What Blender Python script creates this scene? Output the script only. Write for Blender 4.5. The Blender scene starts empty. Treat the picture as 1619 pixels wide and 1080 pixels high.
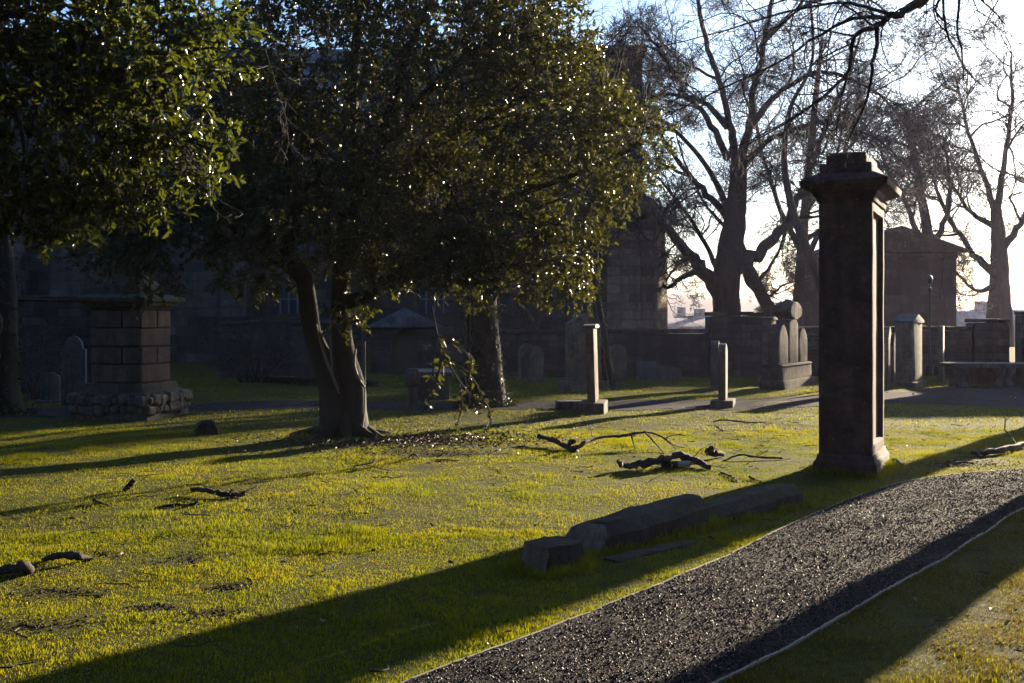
import bpy, bmesh, math, random
import numpy as np
from mathutils import Vector, Matrix, noise

random.seed(7)
S = bpy.context.scene
COL = S.collection
F, CX, HY, CH = 1799.0, 809.5, 500.0, 1.6      # focal length in photo pixels, image centre, horizon row, eye height
SUN_AZ, SUN_EL = math.radians(37), math.radians(11)
PI = math.pi

# ------------------------------------------------------------------ ground shape
def vnoise(x, y, s, seed=0):
    """cheap value noise 0..1"""
    x = x*s+seed*17.3; y = y*s+seed*9.1
    xi, yi = np.floor(x), np.floor(y); fx, fy = x-xi, y-yi
    fx = fx*fx*(3-2*fx); fy = fy*fy*(3-2*fy)
    def h(a, b): v = np.sin(a*127.1+b*311.7)*43758.5453; return v-np.floor(v)
    return (h(xi, yi)*(1-fx)+h(xi+1, yi)*fx)*(1-fy)+(h(xi, yi+1)*(1-fx)+h(xi+1, yi+1)*fx)*fy
def hfun(x, y):
    x = np.asarray(x, float); y = np.asarray(y, float)
    r = np.hypot(x, y)
    z = (.022*np.sin(.9*x+.5*y+1.0)*np.sin(.35*x-.8*y) + .014*np.sin(2.1*x+1.3)*np.sin(1.7*y+.4))*np.clip((-x*.8+y*.55-3.2)/3, .12, 1)
    z = z+.022*(vnoise(x, y, 1.1, 7)-.5)+.01*(vnoise(x, y, 3.2, 8)-.5)
    z = z*np.clip((60-r)/30, 0, 1)
    t = np.clip((r-75)/70, 0, 1); t = t*t*(3-2*t)
    z = z-15*t
    s = np.clip((r-420)/500, 0, 1); s = s*s*(3-2*s)
    return z + s*(24+7*np.sin(x*.006+1)+4*np.sin(x*.017))

def H(x, y): return float(hfun(x, y))
def P(x, y, d): return Vector(((x-CX)/F*d, d, CH-(y-HY)/F*d))
def G(x, y):
    d = CH*F/(y-HY); X = (x-CX)/F*d
    return Vector((X, d, H(X, d)))

# ------------------------------------------------------------------ materials
def material(name):
    m = bpy.data.materials.new(name); m.use_nodes = True
    t = m.node_tree; t.nodes.clear()
    out = t.nodes.new('ShaderNodeOutputMaterial')
    return m, t, out

def node(t, kind, **kw):
    n = t.nodes.new('ShaderNode'+kind)
    for k, v in kw.items():
        if k.startswith('i_'):
            key = k[2:]
            key = int(key) if key.isdigit() else key.replace('_', ' ')
            if hasattr(v, 'is_output') or isinstance(v, bpy.types.NodeSocket): t.links.new(v, n.inputs[key])
            else: n.inputs[key].default_value = v
        else: setattr(n, k, v)
    return n

def rgba(c): return (c[0], c[1], c[2], 1)

def ramp(t, fac, stops):
    n = t.nodes.new('ShaderNodeValToRGB')
    e = n.color_ramp.elements
    while len(e) < len(stops): e.new(.5)
    for i, (p, c) in enumerate(stops):
        e[i].position = p; e[i].color = rgba(c) if not isinstance(c, (int, float)) else (c, c, c, 1)
    t.links.new(fac, n.inputs[0])
    return n.outputs[0]

def mixc(t, fac, a, b, mode='MIX'):
    n = t.nodes.new('ShaderNodeMix'); n.data_type = 'RGBA'; n.blend_type = mode
    for s, v in ((n.inputs[0], fac), (n.inputs[6], a), (n.inputs[7], b)):
        if isinstance(v, bpy.types.NodeSocket): t.links.new(v, s)
        elif isinstance(v, (int, float)): s.default_value = v
        else: s.default_value = rgba(v)
    return n.outputs[2]

def noise_tex(t, vec, scale, detail=6, rough=.6):
    n = node(t, 'TexNoise', i_Scale=scale, i_Detail=detail, i_Roughness=rough)
    if vec is not None: t.links.new(vec, n.inputs['Vector'])
    return n

def stone_mat(name, c1, c2, c3=None, scale=2.5, bump=.4, brick=None, rough=.9, fine=60):
    m, t, out = material(name)
    co = node(t, 'TexCoord').outputs['Object']
    n1 = noise_tex(t, co, scale, 8, .65)
    col = ramp(t, n1.outputs[0], [(.3, c1), (.7, c2)])
    n2 = noise_tex(t, co, scale*7, 6, .7)
    col = mixc(t, .55, col, ramp(t, n2.outputs[0], [(.3, .45), (.7, 1.4)]), 'MULTIPLY')
    mp = node(t, 'Mapping', i_Vector=co); mp.inputs['Scale'].default_value = (1, 1, .12)
    ns = noise_tex(t, mp.outputs[0], scale*4, 5, .6)
    col = mixc(t, .6, col, ramp(t, ns.outputs[0], [(.35, .55), (.65, 1.3)]), 'MULTIPLY')
    if c3 is not None:                                   # moss / lichen blotches
        n3 = noise_tex(t, co, scale*1.7, 9, .7)
        col = mixc(t, ramp(t, n3.outputs[0], [(.5, 0.), (.66, 1.)]), col, c3)
    n5 = noise_tex(t, co, scale*9, 4, .75)
    col = mixc(t, ramp(t, n5.outputs[0], [(.62, 0.), (.68, .55)]), col, tuple(min(.4, 2.1*q) for q in c2))
    h = node(t, 'Math', operation='MULTIPLY_ADD', i_0=n2.outputs[0], i_1=.6, i_2=n1.outputs[0]).outputs[0]
    nf = noise_tex(t, co, fine, 3, .6)
    h = node(t, 'Math', operation='MULTIPLY_ADD', i_0=nf.outputs[0], i_1=.25, i_2=h).outputs[0]
    if brick:
        bw, bh, mort = brick
        sx = node(t, 'SeparateXYZ', i_0=co)
        wob = noise_tex(t, co, 3, 3, .6)
        u = node(t, 'Math', operation='ADD', i_0=sx.outputs[0], i_1=sx.outputs[1])
        u = node(t, 'Math', operation='MULTIPLY_ADD', i_0=wob.outputs[0], i_1=.06, i_2=u.outputs[0])
        v = node(t, 'Math', operation='MULTIPLY_ADD', i_0=wob.outputs[0], i_1=.05, i_2=sx.outputs[2])
        cv = node(t, 'CombineXYZ', i_0=u.outputs[0], i_1=v.outputs[0])
        b = node(t, 'TexBrick', i_Vector=cv.outputs[0], i_Scale=1., i_Brick_Width=bw, i_Row_Height=bh, i_Mortar_Size=mort)
        b.inputs['Mortar Smooth'].default_value = .3
        b.inputs['Color1'].default_value = (.45, .43, .42, 1); b.inputs['Color2'].default_value = (1.55, 1.5, 1.4, 1)
        b.inputs['Mortar'].default_value = (.7, .68, .65, 1)
        col = mixc(t, .8, col, b.outputs[0], 'MULTIPLY')
        h = node(t, 'Math', operation='MULTIPLY_ADD', i_0=b.outputs[1], i_1=-1.2, i_2=h).outputs[0]
    bp = node(t, 'Bump', i_Strength=bump, i_Distance=.03, i_Height=h)
    p = node(t, 'BsdfPrincipled', i_Base_Color=col, i_Roughness=rough, i_Normal=bp.outputs[0])
    p.inputs['Specular IOR Level'].default_value = .25
    t.links.new(p.outputs[0], out.inputs[0])
    return m

def bark_mat(name, c1, c2, moss=None, scale=6, bump=.6, stretch=.25):
    m, t, out = material(name)
    co = node(t, 'TexCoord').outputs['Object']
    mp = node(t, 'Mapping', i_Vector=co); mp.inputs['Scale'].default_value = (1, 1, stretch)
    n1 = noise_tex(t, mp.outputs[0], scale, 8, .7)
    n2 = noise_tex(t, mp.outputs[0], scale*5, 5, .6)
    col = ramp(t, n1.outputs[0], [(.32, c1), (.68, c2)])
    if moss is not None:
        n3 = noise_tex(t, co, 2.2, 7, .65)
        col = mixc(t, ramp(t, n3.outputs[0], [(.42, 0.), (.6, 1.)]), col, moss)
    h = node(t, 'Math', operation='MULTIPLY_ADD', i_0=n2.outputs[0], i_1=.5, i_2=n1.outputs[0]).outputs[0]
    bp = node(t, 'Bump', i_Strength=bump, i_Distance=.04, i_Height=h)
    p = node(t, 'BsdfPrincipled', i_Base_Color=col, i_Roughness=.85, i_Normal=bp.outputs[0])
    p.inputs['Specular IOR Level'].default_value = .25
    t.links.new(p.outputs[0], out.inputs[0])
    return m

def leaf_mat(name, c1, c2, tr, rough=.28, trans=.35, spec=.6):
    m, t, out = material(name)
    rnd = node(t, 'NewGeometry').outputs['Random Per Island']
    col = ramp(t, rnd, [(0., c1), (1., c2)])
    tc = mixc(t, .8, tr, ramp(t, rnd, [(0., .5), (1., 1.5)]), 'MULTIPLY')
    pos = node(t, 'NewGeometry').outputs['Position']
    nb = noise_tex(t, pos, 55, 2, .5)
    bp = node(t, 'Bump', i_Strength=.6, i_Distance=.008, i_Height=nb.outputs[0])
    p = node(t, 'BsdfPrincipled', i_Base_Color=col, i_Roughness=rough, i_Normal=bp.outputs[0])
    p.inputs['Specular IOR Level'].default_value = spec
    tl = node(t, 'BsdfTranslucent', i_Color=tc)
    mx = node(t, 'MixShader', i_0=trans, i_1=p.outputs[0], i_2=tl.outputs[0])
    t.links.new(mx.outputs[0], out.inputs[0])
    return m

def grass_mat(name, stops, dead, tint):
    m, t, out = material(name)
    geo = node(t, 'NewGeometry'); pos = geo.outputs['Position']
    rnd = geo.outputs['Random Per Island']
    n1 = noise_tex(t, pos, .55, 5, .6); n2 = noise_tex(t, pos, 3.2, 4, .6)
    g = ramp(t, n1.outputs[0], stops)
    g = mixc(t, ramp(t, n2.outputs[0], [(.45, 0.), (.75, .5)]), g, dead)
    g = mixc(t, .75, g, ramp(t, rnd, [(0., (.72, .74, .7)), (.85, (1.15, 1.15, 1.05)), (1., (1.45, 1.3, 1.8))]), 'MULTIPLY')
    p = node(t, 'BsdfPrincipled', i_Base_Color=g, i_Roughness=.6)
    p.inputs['Specular IOR Level'].default_value = .1
    tc = mixc(t, 1., g, tint, 'MULTIPLY')
    tl = node(t, 'BsdfTranslucent', i_Color=tc)
    mx = node(t, 'MixShader', i_0=.5, i_1=p.outputs[0], i_2=tl.outputs[0])
    t.links.new(mx.outputs[0], out.inputs[0])
    return m

def ground_mat():
    m, t, out = material('turf_soil')
    pos = node(t, 'NewGeometry').outputs['Position']
    n1 = noise_tex(t, pos, .5, 8, .65); n2 = noise_tex(t, pos, 9, 8, .7)
    col = ramp(t, n1.outputs[0], [(.3, (.034, .044, .003)), (.7, (.06, .056, .006))])
    col = mixc(t, ramp(t, n2.outputs[0], [(.45, 0.), (.75, .7)]), col, (.032, .024, .011))
    bp = node(t, 'Bump', i_Strength=.8, i_Distance=.05, i_Height=n2.outputs[0])
    p = node(t, 'BsdfPrincipled', i_Base_Color=col, i_Roughness=.95, i_Normal=bp.outputs[0])
    p.inputs['Specular IOR Level'].default_value = .1
    t.links.new(p.outputs[0], out.inputs[0])
    return m

def path_mat(name, a, b, rough=.8, spec=.3):
    m, t, out = material(name)
    pos = node(t, 'NewGeometry').outputs['Position']
    v = node(t, 'TexVoronoi', i_Vector=pos, i_Scale=90.)
    n1 = noise_tex(t, pos, 1.2, 6, .6)
    col = ramp(t, v.outputs['Color'], [(0., a), (1., b)])
    col = mixc(t, .5, col, ramp(t, n1.outputs[0], [(.3, .6), (.7, 1.3)]), 'MULTIPLY')
    bp = node(t, 'Bump', i_Strength=.7, i_Distance=.012, i_Height=v.outputs['Distance']); bp.invert = True
    p = node(t, 'BsdfPrincipled', i_Base_Color=col, i_Roughness=rough, i_Normal=bp.outputs[0])
    p.inputs['Specular IOR Level'].default_value = spec
    t.links.new(p.outputs[0], out.inputs[0])
    return m

def island_mat(name, stops, rough=.6, spec=.4, trans=None):
    m, t, out = material(name)
    rnd = node(t, 'NewGeometry').outputs['Random Per Island']
    col = ramp(t, rnd, stops)
    p = node(t, 'BsdfPrincipled', i_Base_Color=col, i_Roughness=rough)
    p.inputs['Specular IOR Level'].default_value = spec
    t.links.new(p.outputs[0], out.inputs[0])
    return m

def plain_mat(name, c, rough=.6, metal=0., spec=.4):
    m, t, out = material(name)
    co = node(t, 'TexCoord').outputs['Object']
    n = noise_tex(t, co, 4, 5, .6)
    col = mixc(t, .5, c, ramp(t, n.outputs[0], [(.3, .7), (.7, 1.3)]), 'MULTIPLY')
    p = node(t, 'BsdfPrincipled', i_Base_Color=col, i_Roughness=rough, i_Metallic=metal)
    p.inputs['Specular IOR Level'].default_value = spec
    t.links.new(p.outputs[0], out.inputs[0])
    return m

M = {}
M['ground'] = ground_mat()
M['grass'] = grass_mat('grass_blades', [(.3, (.042, .06, .002)), (.5, (.076, .086, .003)), (.7, (.102, .1, .005))], (.098, .09, .01), (3.3, 3., .5))
M['path'] = path_mat('path_gravel', (.006, .0045, .006), (.024, .017, .019), .85, .1)
M['footpath'] = path_mat('path_asphalt', (.016, .016, .018), (.032, .032, .036), .95, .08)
M['gravel'] = island_mat('gravel_chips', [(0., (.004, .003, .004)), (.6, (.013, .008, .0095)), (.86, (.042, .025, .024)), (1., (.19, .13, .12))], .58, .18)
M['edging'] = plain_mat('edging_timber', (.2, .17, .14), .8)
M['pillar'] = stone_mat('pillar_sandstone', (.042, .023, .022), (.088, .049, .041), (.02, .018, .014), 2.2, .45)
M['grave'] = stone_mat('grave_sandstone', (.085, .064, .05), (.19, .14, .1), (.04, .038, .028), 2.6, .35)
M['gravebrown'] = stone_mat('grave_brown', (.045, .033, .026), (.12, .085, .062), (.03, .028, .02), 3, .5)
M['gravegrey'] = stone_mat('grave_grey', (.05, .048, .048), (.11, .104, .1), None, 3, .3, None, .75)
M['monument'] = stone_mat('monument_blocks', (.065, .044, .037), (.115, .078, .064), None, 2.8, .5)
M['monument_dark'] = stone_mat('monument_mossy', (.04, .036, .026), (.075, .064, .046), (.03, .036, .014), 3, .6)
M['rubble'] = stone_mat('rubble', (.07, .06, .055), (.15, .13, .11), None, 5, 1.2)
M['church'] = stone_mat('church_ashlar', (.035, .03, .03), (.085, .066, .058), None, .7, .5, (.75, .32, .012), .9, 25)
M['wall'] = stone_mat('wall_rubble', (.03, .026, .026), (.075, .062, .055), None, 1.2, .7, (.5, .2, .02), .95, 25)
M['mausoleum'] = stone_mat('mausoleum_ashlar', (.055, .031, .031), (.1, .06, .055), None, .9, .4, (.8, .35, .01), .9, 25)
M['church_lit'] = stone_mat('church_lit_ashlar', (.13, .08, .058), (.22, .14, .1), None, .9, .5, (.6, .3, .015), .9, 25)  # church stone made paler: sunlight on the end buttresses put into the colour
M['slate'] = stone_mat('roof_slate', (.06, .06, .07), (.1, .1, .115), None, 2, .3, (.3, .18, .008), .6)
M['mossstone'] = stone_mat('moss_stone', (.02, .014, .011), (.055, .038, .029), (.018, .022, .006), 4, .8)
M['lit_broken_end'] = stone_mat('lit_broken_face', (.13, .085, .065), (.22, .15, .115), None, 5, .5)  # reddish broken stone, coloured paler for the light on the end faces
M['bark'] = bark_mat('bark_dark', (.015, .012, .01), (.042, .035, .03), (.02, .024, .011))
M['bark_holly'] = bark_mat('bark_holly', (.016, .013, .011), (.05, .041, .033), (.022, .025, .011), 7)
M['bark_bare'] = bark_mat('bark_bare', (.026, .021, .02), (.062, .05, .045), None, 5)
M['twig'] = plain_mat('twig_bark', (.05, .04, .038), .75, 0, .3)
M['vine'] = plain_mat('vine_stem', (.16, .12, .09), .55)
M['branch'] = bark_mat('branch_dead', (.03, .024, .02), (.085, .065, .05), None, 14)
M['palewood'] = plain_mat('pale_wood', (.45, .36, .27), .6)
M['holly'] = leaf_mat('holly_leaf', (.009, .017, .004), (.026, .031, .006), (.085, .086, .006), .32, .33)
M['holly_near'] = leaf_mat('holly_leaf_near', (.011, .024, .005), (.028, .038, .008), (.095, .115, .009), .22, .32)
M['ivy'] = leaf_mat('ivy_leaf', (.018, .03, .01), (.04, .05, .018), (.05, .06, .01), .35, .15, .4)
M['litter'] = island_mat('leaf_litter', [(0., (.05, .028, .014)), (.6, (.13, .075, .035)), (.93, (.2, .13, .07)), (1., (.5, .45, .36))], .6, .3)
M['iron'] = plain_mat('iron', (.05, .05, .055), .45, .6)
M['glass'] = plain_mat('window_glass', (.03, .035, .05), .15, 0, .6)
M['paint'] = plain_mat('window_bars', (.12, .12, .13), .6)
M['wood_door'] = plain_mat('door_wood', (.09, .07, .045), .7)
M['houseroof'] = stone_mat('house_roof', (.14, .13, .13), (.24, .225, .22), None, .3, .2)
M['housewall'] = stone_mat('house_wall', (.26, .21, .17), (.38, .32, .26), None, .3, .2)

# ------------------------------------------------------------------ object helpers
def tag(o, label=None, cat=None, group=None, kind=None):
    if label: o['label'] = label
    if cat: o['category'] = cat
    if group: o['group'] = group
    if kind: o['kind'] = kind
    return o

def thing(name, label, cat, loc, rz=0, group=None):
    o = bpy.data.objects.new(name, None); COL.objects.link(o)
    o.empty_display_size = .2
    o.location = loc; o.rotation_euler = (0, 0, rz)
    return tag(o, label, cat, group)

class Acc:
    """Collects vertex and face arrays and links them as ONE mesh object."""
    def __init__(s): s.V = []; s.Fs = {}; s.n = 0
    def add(s, V, *Fs):
        V = np.asarray(V, np.float32).reshape(-1, 3)
        s.V.append(V)
        for f in Fs:
            f = np.asarray(f, np.int64)
            if len(f): s.Fs.setdefault(f.shape[1], []).append(f+s.n)
        s.n += len(V)
    def build(s, name, mat, parent=None, smooth=True, origin=None, set_origin=False):
        me = bpy.data.meshes.new(name)
        V = np.concatenate(s.V) if s.V else np.zeros((0, 3), np.float32)
        if origin is not None: V = V-np.asarray(origin, np.float32)
        me.vertices.add(len(V)); me.vertices.foreach_set('co', V.ravel())
        loops, starts, tot = [], [], 0
        for k, L in s.Fs.items():
            f = np.concatenate(L)
            loops.append(f.ravel()); starts.append(np.arange(len(f))*k+tot); tot += f.size
        lo = np.concatenate(loops).astype(np.int32); st = np.concatenate(starts).astype(np.int32)
        me.loops.add(len(lo)); me.loops.foreach_set('vertex_index', lo)
        me.polygons.add(len(st)); me.polygons.foreach_set('loop_start', st)
        me.update(calc_edges=True); me.validate()
        me.polygons.foreach_set('use_smooth', np.full(len(me.polygons), smooth))
        me.materials.append(mat)
        o = bpy.data.objects.new(name, me); COL.objects.link(o)
        if parent is not None: o.parent = parent
        elif set_origin and origin is not None: o.location = origin
        return o

def bobj(name, bm, mat, parent=None, bevel=0., rough=0., cuts=0, segs=2, seed=0, smooth=True, loc=None, rz=0):
    if bevel:
        bmesh.ops.bevel(bm, geom=list(bm.edges), offset=bevel, segments=segs, affect='EDGES', profile=.6, clamp_overlap=True)
    if cuts:
        bmesh.ops.triangulate(bm, faces=[f for f in bm.faces if len(f.verts) > 4])
        for _ in range(cuts):
            L = [e for e in bm.edges if e.calc_length() > .06]
            bmesh.ops.subdivide_edges(bm, edges=L, cuts=1, use_grid_fill=True)
    if rough:
        sd = Vector((seed*7.3, seed*3.1, seed*1.7))
        for v in bm.verts:
            n = noise.noise_vector(v.co*3.1+sd)*.6 + noise.noise_vector(v.co*9+sd)*.4
            v.co += n*rough
    bmesh.ops.recalc_face_normals(bm, faces=bm.faces)
    me = bpy.data.meshes.new(name); bm.to_mesh(me); bm.free()
    for p in me.polygons: p.use_smooth = smooth
    if smooth:
        try: me.set_sharp_from_angle(angle=math.radians(35))
        except Exception: pass
    me.materials.append(mat)
    o = bpy.data.objects.new(name, me); COL.objects.link(o)
    if parent is not None: o.parent = parent
    if loc is not None: o.location = loc; o.rotation_euler = (0, 0, rz)
    return o

def box(bm, c, s, rot=None, taper=1.):
    """box of size s centred on c; taper scales the top"""
    vs = []
    for z in (-1, 1):
        k = taper if z > 0 else 1.
        for x, y in ((-1, -1), (1, -1), (1, 1), (-1, 1)):
            v = Vector((x*s[0]/2*k, y*s[1]/2*k, z*s[2]/2))
            if rot is not None: v = rot @ v
            vs.append(bm.verts.new(v+Vector(c)))
    for f in ((3, 2, 1, 0), (4, 5, 6, 7), (0, 1, 5, 4), (1, 2, 6, 5), (2, 3, 7, 6), (3, 0, 4, 7)):
        bm.faces.new([vs[i] for i in f])
    return vs

def frustum(bm, z0, w0, d0, z1, w1, d1, cx=0, cy=0):
    vs = []
    for z, w, d in ((z0, w0, d0), (z1, w1, d1)):
        for x, y in ((-1, -1), (1, -1), (1, 1), (-1, 1)):
            vs.append(bm.verts.new((cx+x*w/2, cy+y*d/2, z)))
    for f in ((3, 2, 1, 0), (4, 5, 6, 7), (0, 1, 5, 4), (1, 2, 6, 5), (2, 3, 7, 6), (3, 0, 4, 7)):
        bm.faces.new([vs[i] for i in f])

def stack(bm, levels):
    """square-plan solid through (z, width, depth) levels as one closed skin"""
    rings = []
    for z, w, d in levels:
        rings.append([bm.verts.new((x*w/2, y*d/2, z)) for x, y in ((-1, -1), (1, -1), (1, 1), (-1, 1))])
    bm.faces.new(rings[0][::-1]); bm.faces.new(rings[-1])
    for a, b in zip(rings, rings[1:]):
        for i in range(4): bm.faces.new((a[i], a[(i+1) % 4], b[(i+1) % 4], b[i]))

def prism(bm, outline, t, y0=None):
    """outline in local x,z extruded along local y by thickness t"""
    y0 = -t/2 if y0 is None else y0
    a = [bm.verts.new((x, y0, z)) for x, z in outline]
    b = [bm.verts.new((x, y0+t, z)) for x, z in outline]
    n = len(outline)
    bm.faces.new(a); bm.faces.new(b[::-1])
    for i in range(n): bm.faces.new((a[i], b[i], b[(i+1) % n], a[(i+1) % n]))

def lathe(bm, prof, seg=16, c=(0, 0, 0)):
    rings = []
    for r, z in prof:
        rings.append([bm.verts.new((c[0]+r*math.cos(2*PI*i/seg), c[1]+r*math.sin(2*PI*i/seg), c[2]+z)) for i in range(seg)])
    for a, b in zip(rings, rings[1:]):
        for i in range(seg): bm.faces.new((a[i], a[(i+1) % seg], b[(i+1) % seg], b[i]))
    bm.faces.new(rings[0][::-1]); bm.faces.new(rings[-1])

# ------------------------------------------------------------------ tubes and growth
def smooth_path(pts, n=5):
    p = np.array([list(q) for q in pts], float)
    e = np.vstack([2*p[0]-p[1], p, 2*p[-1]-p[-2]])
    out = []
    for i in range(1, len(e)-2):
        for t in np.linspace(0, 1, n, endpoint=False):
            a, b, c, d = e[i-1], e[i], e[i+1], e[i+2]
            out.append(.5*((2*b)+(c-a)*t+(2*a-5*b+4*c-d)*t*t+(3*b-3*c+d-a)*t**3))
    out.append(p[-1])
    return np.array(out)

def tube(acc, pts, rad, sides=6, lump=0., rng=None, cap=False):
    pts = np.asarray(pts, float); rad = np.asarray(rad, float); n = len(pts)
    t = np.empty_like(pts); t[1:-1] = pts[2:]-pts[:-2]; t[0] = pts[1]-pts[0]; t[-1] = pts[-1]-pts[-2]
    t /= np.linalg.norm(t, axis=1)[:, None]+1e-9
    m = np.abs(pts[-1]-pts[0]); ref = np.zeros(3); ref[np.argmin(m)] = 1
    u = np.cross(t, ref); u /= np.linalg.norm(u, axis=1)[:, None]+1e-9
    v = np.cross(t, u)
    a = np.arange(sides)*2*PI/sides
    R = rad[:, None]*np.ones((1, sides))
    if lump and rng is not None:
        ph = rng.uniform(0, 6.3, 4); s = np.linspace(0, 1, n)[:, None]
        R = R*(1+lump*np.sin(3*a[None]+ph[0]+2.5*s)+lump*.7*np.sin(5*a[None]+ph[1]-6*s)+lump*.6*np.sin(2*a[None]+ph[2]+14*s)+lump*.4*np.sin(9*a[None]+ph[3]+5*s))
    V = pts[:, None]+R[..., None]*(np.cos(a)[None, :, None]*u[:, None]+np.sin(a)[None, :, None]*v[:, None])
    i = np.arange(n-1)[:, None]*sides; j = np.arange(sides)[None]; j2 = (j+1) % sides
    Fq = np.stack([i+j, i+j2, i+sides+j2, i+sides+j], -1).reshape(-1, 4)
    acc.add(V, Fq)
    if cap:
        acc.add(V[-1], np.arange(sides)[None]); acc.add(V[0], np.arange(sides)[::-1][None])

def unit(v): return v/(np.linalg.norm(v)+1e-9)

class Grow:
    """recursive branching; levels collect (points, radii)"""
    def __init__(s, rng, nch, npts, wander, up, ratio, ang, rmin=.0025):
        s.rng, s.nch, s.npts, s.wander, s.up, s.ratio, s.ang, s.rmin = rng, nch, npts, wander, up, ratio, ang, rmin; s.thick = .013
        s.out = [[] for _ in range(len(nch)+1)]
    def branch(s, p, d, L, r, lv):
        n = s.npts[lv]; st = L/(n-1); g = s.rng
        w = g.normal(0, s.wander[lv], (n, 3)); w[:, 2] += s.up[lv]; w += g.normal(0, .11, 3)
        pts = np.empty((n, 3)); pts[0] = p
        for i in range(1, n):
            d = unit(d+w[i]); pts[i] = pts[i-1]+d*st
        rad = np.maximum(r*np.linspace(1, .35, n), s.rmin)
        s.out[lv].append((pts, rad))
        s.spawn(pts, rad, L, lv)
    def spawn(s, pts, rad, L, lv, t0=.2, mult=1.):
        if lv >= len(s.nch): return
        g = s.rng; n = len(pts)
        for k in range(max(1, int(round(s.nch[lv]*mult*g.uniform(.8, 1.2))))):
            t = g.uniform(t0, 1.)**.9
            x = t*(n-1); i = min(int(x), n-2); f = x-i
            p = pts[i]*(1-f)+pts[i+1]*f; d = unit(pts[i+1]-pts[i])
            q = unit(np.cross(d, g.normal(0, 1, 3)))
            a = g.normal(s.ang[lv], .22)
            dd = d*math.cos(a)+q*math.sin(a)
            LL = L*s.ratio[lv]*g.uniform(.6, 1.15)*(1.15-.55*t)
            rr = max(min((rad[i]*(1-f)+rad[i+1]*f)*.62, LL*s.thick), s.rmin)
            s.branch(p, dd, LL, rr, lv+1)
    def mesh(s, levels, acc, sides):
        for lv in levels:
            for pts, rad in s.out[lv]: tube(acc, pts, rad, sides[lv])

# leaves: vectorised
def leaves(acc, pos, axis, nor, length, width, spiny=False, fold=.25):
    n = len(pos)
    axis = axis/(np.linalg.norm(axis, axis=1)[:, None]+1e-9)
    side = np.cross(nor, axis); side /= np.linalg.norm(side, axis=1)[:, None]+1e-9
    nor = np.cross(axis, side)
    if spiny:
        prof = [(0, 0), (.18, .7), (.32, .5), (.5, 1.), (.66, .55), (.8, .62), (1, 0)]
    else:
        prof = [(0, 0), (.28, .85), (.65, .8), (1, 0)]
    k = len(prof); half = []
    def pt(u, w, sg): return (pos+axis*(length*u)[:, None]+side*(sg*width*.5*w)[:, None]+nor*(width*fold*w-length*.25*u*u)[:, None])
    L = [pt(np.full(n, u), w, 1) for u, w in prof]; Rr = [pt(np.full(n, u), w, -1) for u, w in prof[1:-1]]
    V = np.stack(L+Rr, 1)
    m = V.shape[1]; o = (np.arange(n)*m)[:, None]
    f1 = o+np.arange(k)[None]
    f2 = o+np.array([0]+[k-1]+list(range(m-1, k-1, -1)))[None]
    acc.add(V.reshape(-1, 3), f1, f2)

def leafy(acc, tacc, rng, centres, outdir, K, tw, leaf, spiny=False, droop=.25, size_j=.35):
    """a short twig with K leaves at each centre"""
    n = len(centres)
    d = outdir+rng.normal(0, .6, (n, 3)); d[:, 2] -= droop
    d /= np.linalg.norm(d, axis=1)[:, None]
    L = tw*rng.uniform(.6, 1.3, n)
    if tacc is not None:
        a = centres-d*(L*.7)[:, None]; b = centres+d*(L*.5)[:, None]
        u = np.cross(d, rng.normal(0, 1, (n, 3))); u /= np.linalg.norm(u, axis=1)[:, None]
        v = np.cross(d, u); ring = []
        for e, r in ((a, .0055), (b, .0025)):
            for q in range(3):
                an = q*2*PI/3; ring.append(e+r*(math.cos(an)*u+math.sin(an)*v))
        V = np.stack(ring, 1); o = (np.arange(n)*6)[:, None]
        tacc.add(V.reshape(-1, 3), *[o+np.array(f)[None] for f in ([0, 1, 4, 3], [1, 2, 5, 4], [2, 0, 3, 5])])
    s = rng.uniform(-.5, .55, (n, K))
    pos = centres[:, None]+d[:, None]*(s*L[:, None])[..., None]
    ax = d[:, None]*rng.uniform(.1, .9, (n, K, 1))+rng.normal(0, .65, (n, K, 3))
    no = rng.normal(0, .75, (n, K, 3)); no[..., 2] += .55
    ln = leaf*(1+size_j*rng.uniform(-1, 1, n*K))
    leaves(acc, pos.reshape(-1, 3), ax.reshape(-1, 3), no.reshape(-1, 3), ln, ln*rng.uniform(.5, .66, n*K), spiny)

# ------------------------------------------------------------------ world, sun, camera
w = bpy.data.worlds.new('World'); S.world = w; w.use_nodes = True
wt = w.node_tree
bg = wt.nodes.get('Background') or wt.nodes.new('ShaderNodeBackground')
sky = wt.nodes.new('ShaderNodeTexSky'); sky.sky_type = 'NISHITA'; sky.sun_disc = False
sky.sun_elevation = SUN_EL; sky.sun_rotation = SUN_AZ
sky.altitude = 60; sky.air_density = 1.; sky.dust_density = 1.5; sky.ozone_density = 4.5
wt.links.new(sky.outputs[0], bg.inputs[0]); bg.inputs[1].default_value = .065
sd = Vector((math.sin(SUN_AZ)*math.cos(SUN_EL), math.cos(SUN_AZ)*math.cos(SUN_EL), math.sin(SUN_EL)))
sl = bpy.data.lights.new('sun', 'SUN'); sl.energy = 5; sl.angle = math.radians(.55); sl.color = (1., .82, .58)
so = bpy.data.objects.new('sun', sl); COL.objects.link(so); so.location = sd*60
so.rotation_euler = (-sd).to_track_quat('-Z', 'Y').to_euler()

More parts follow.
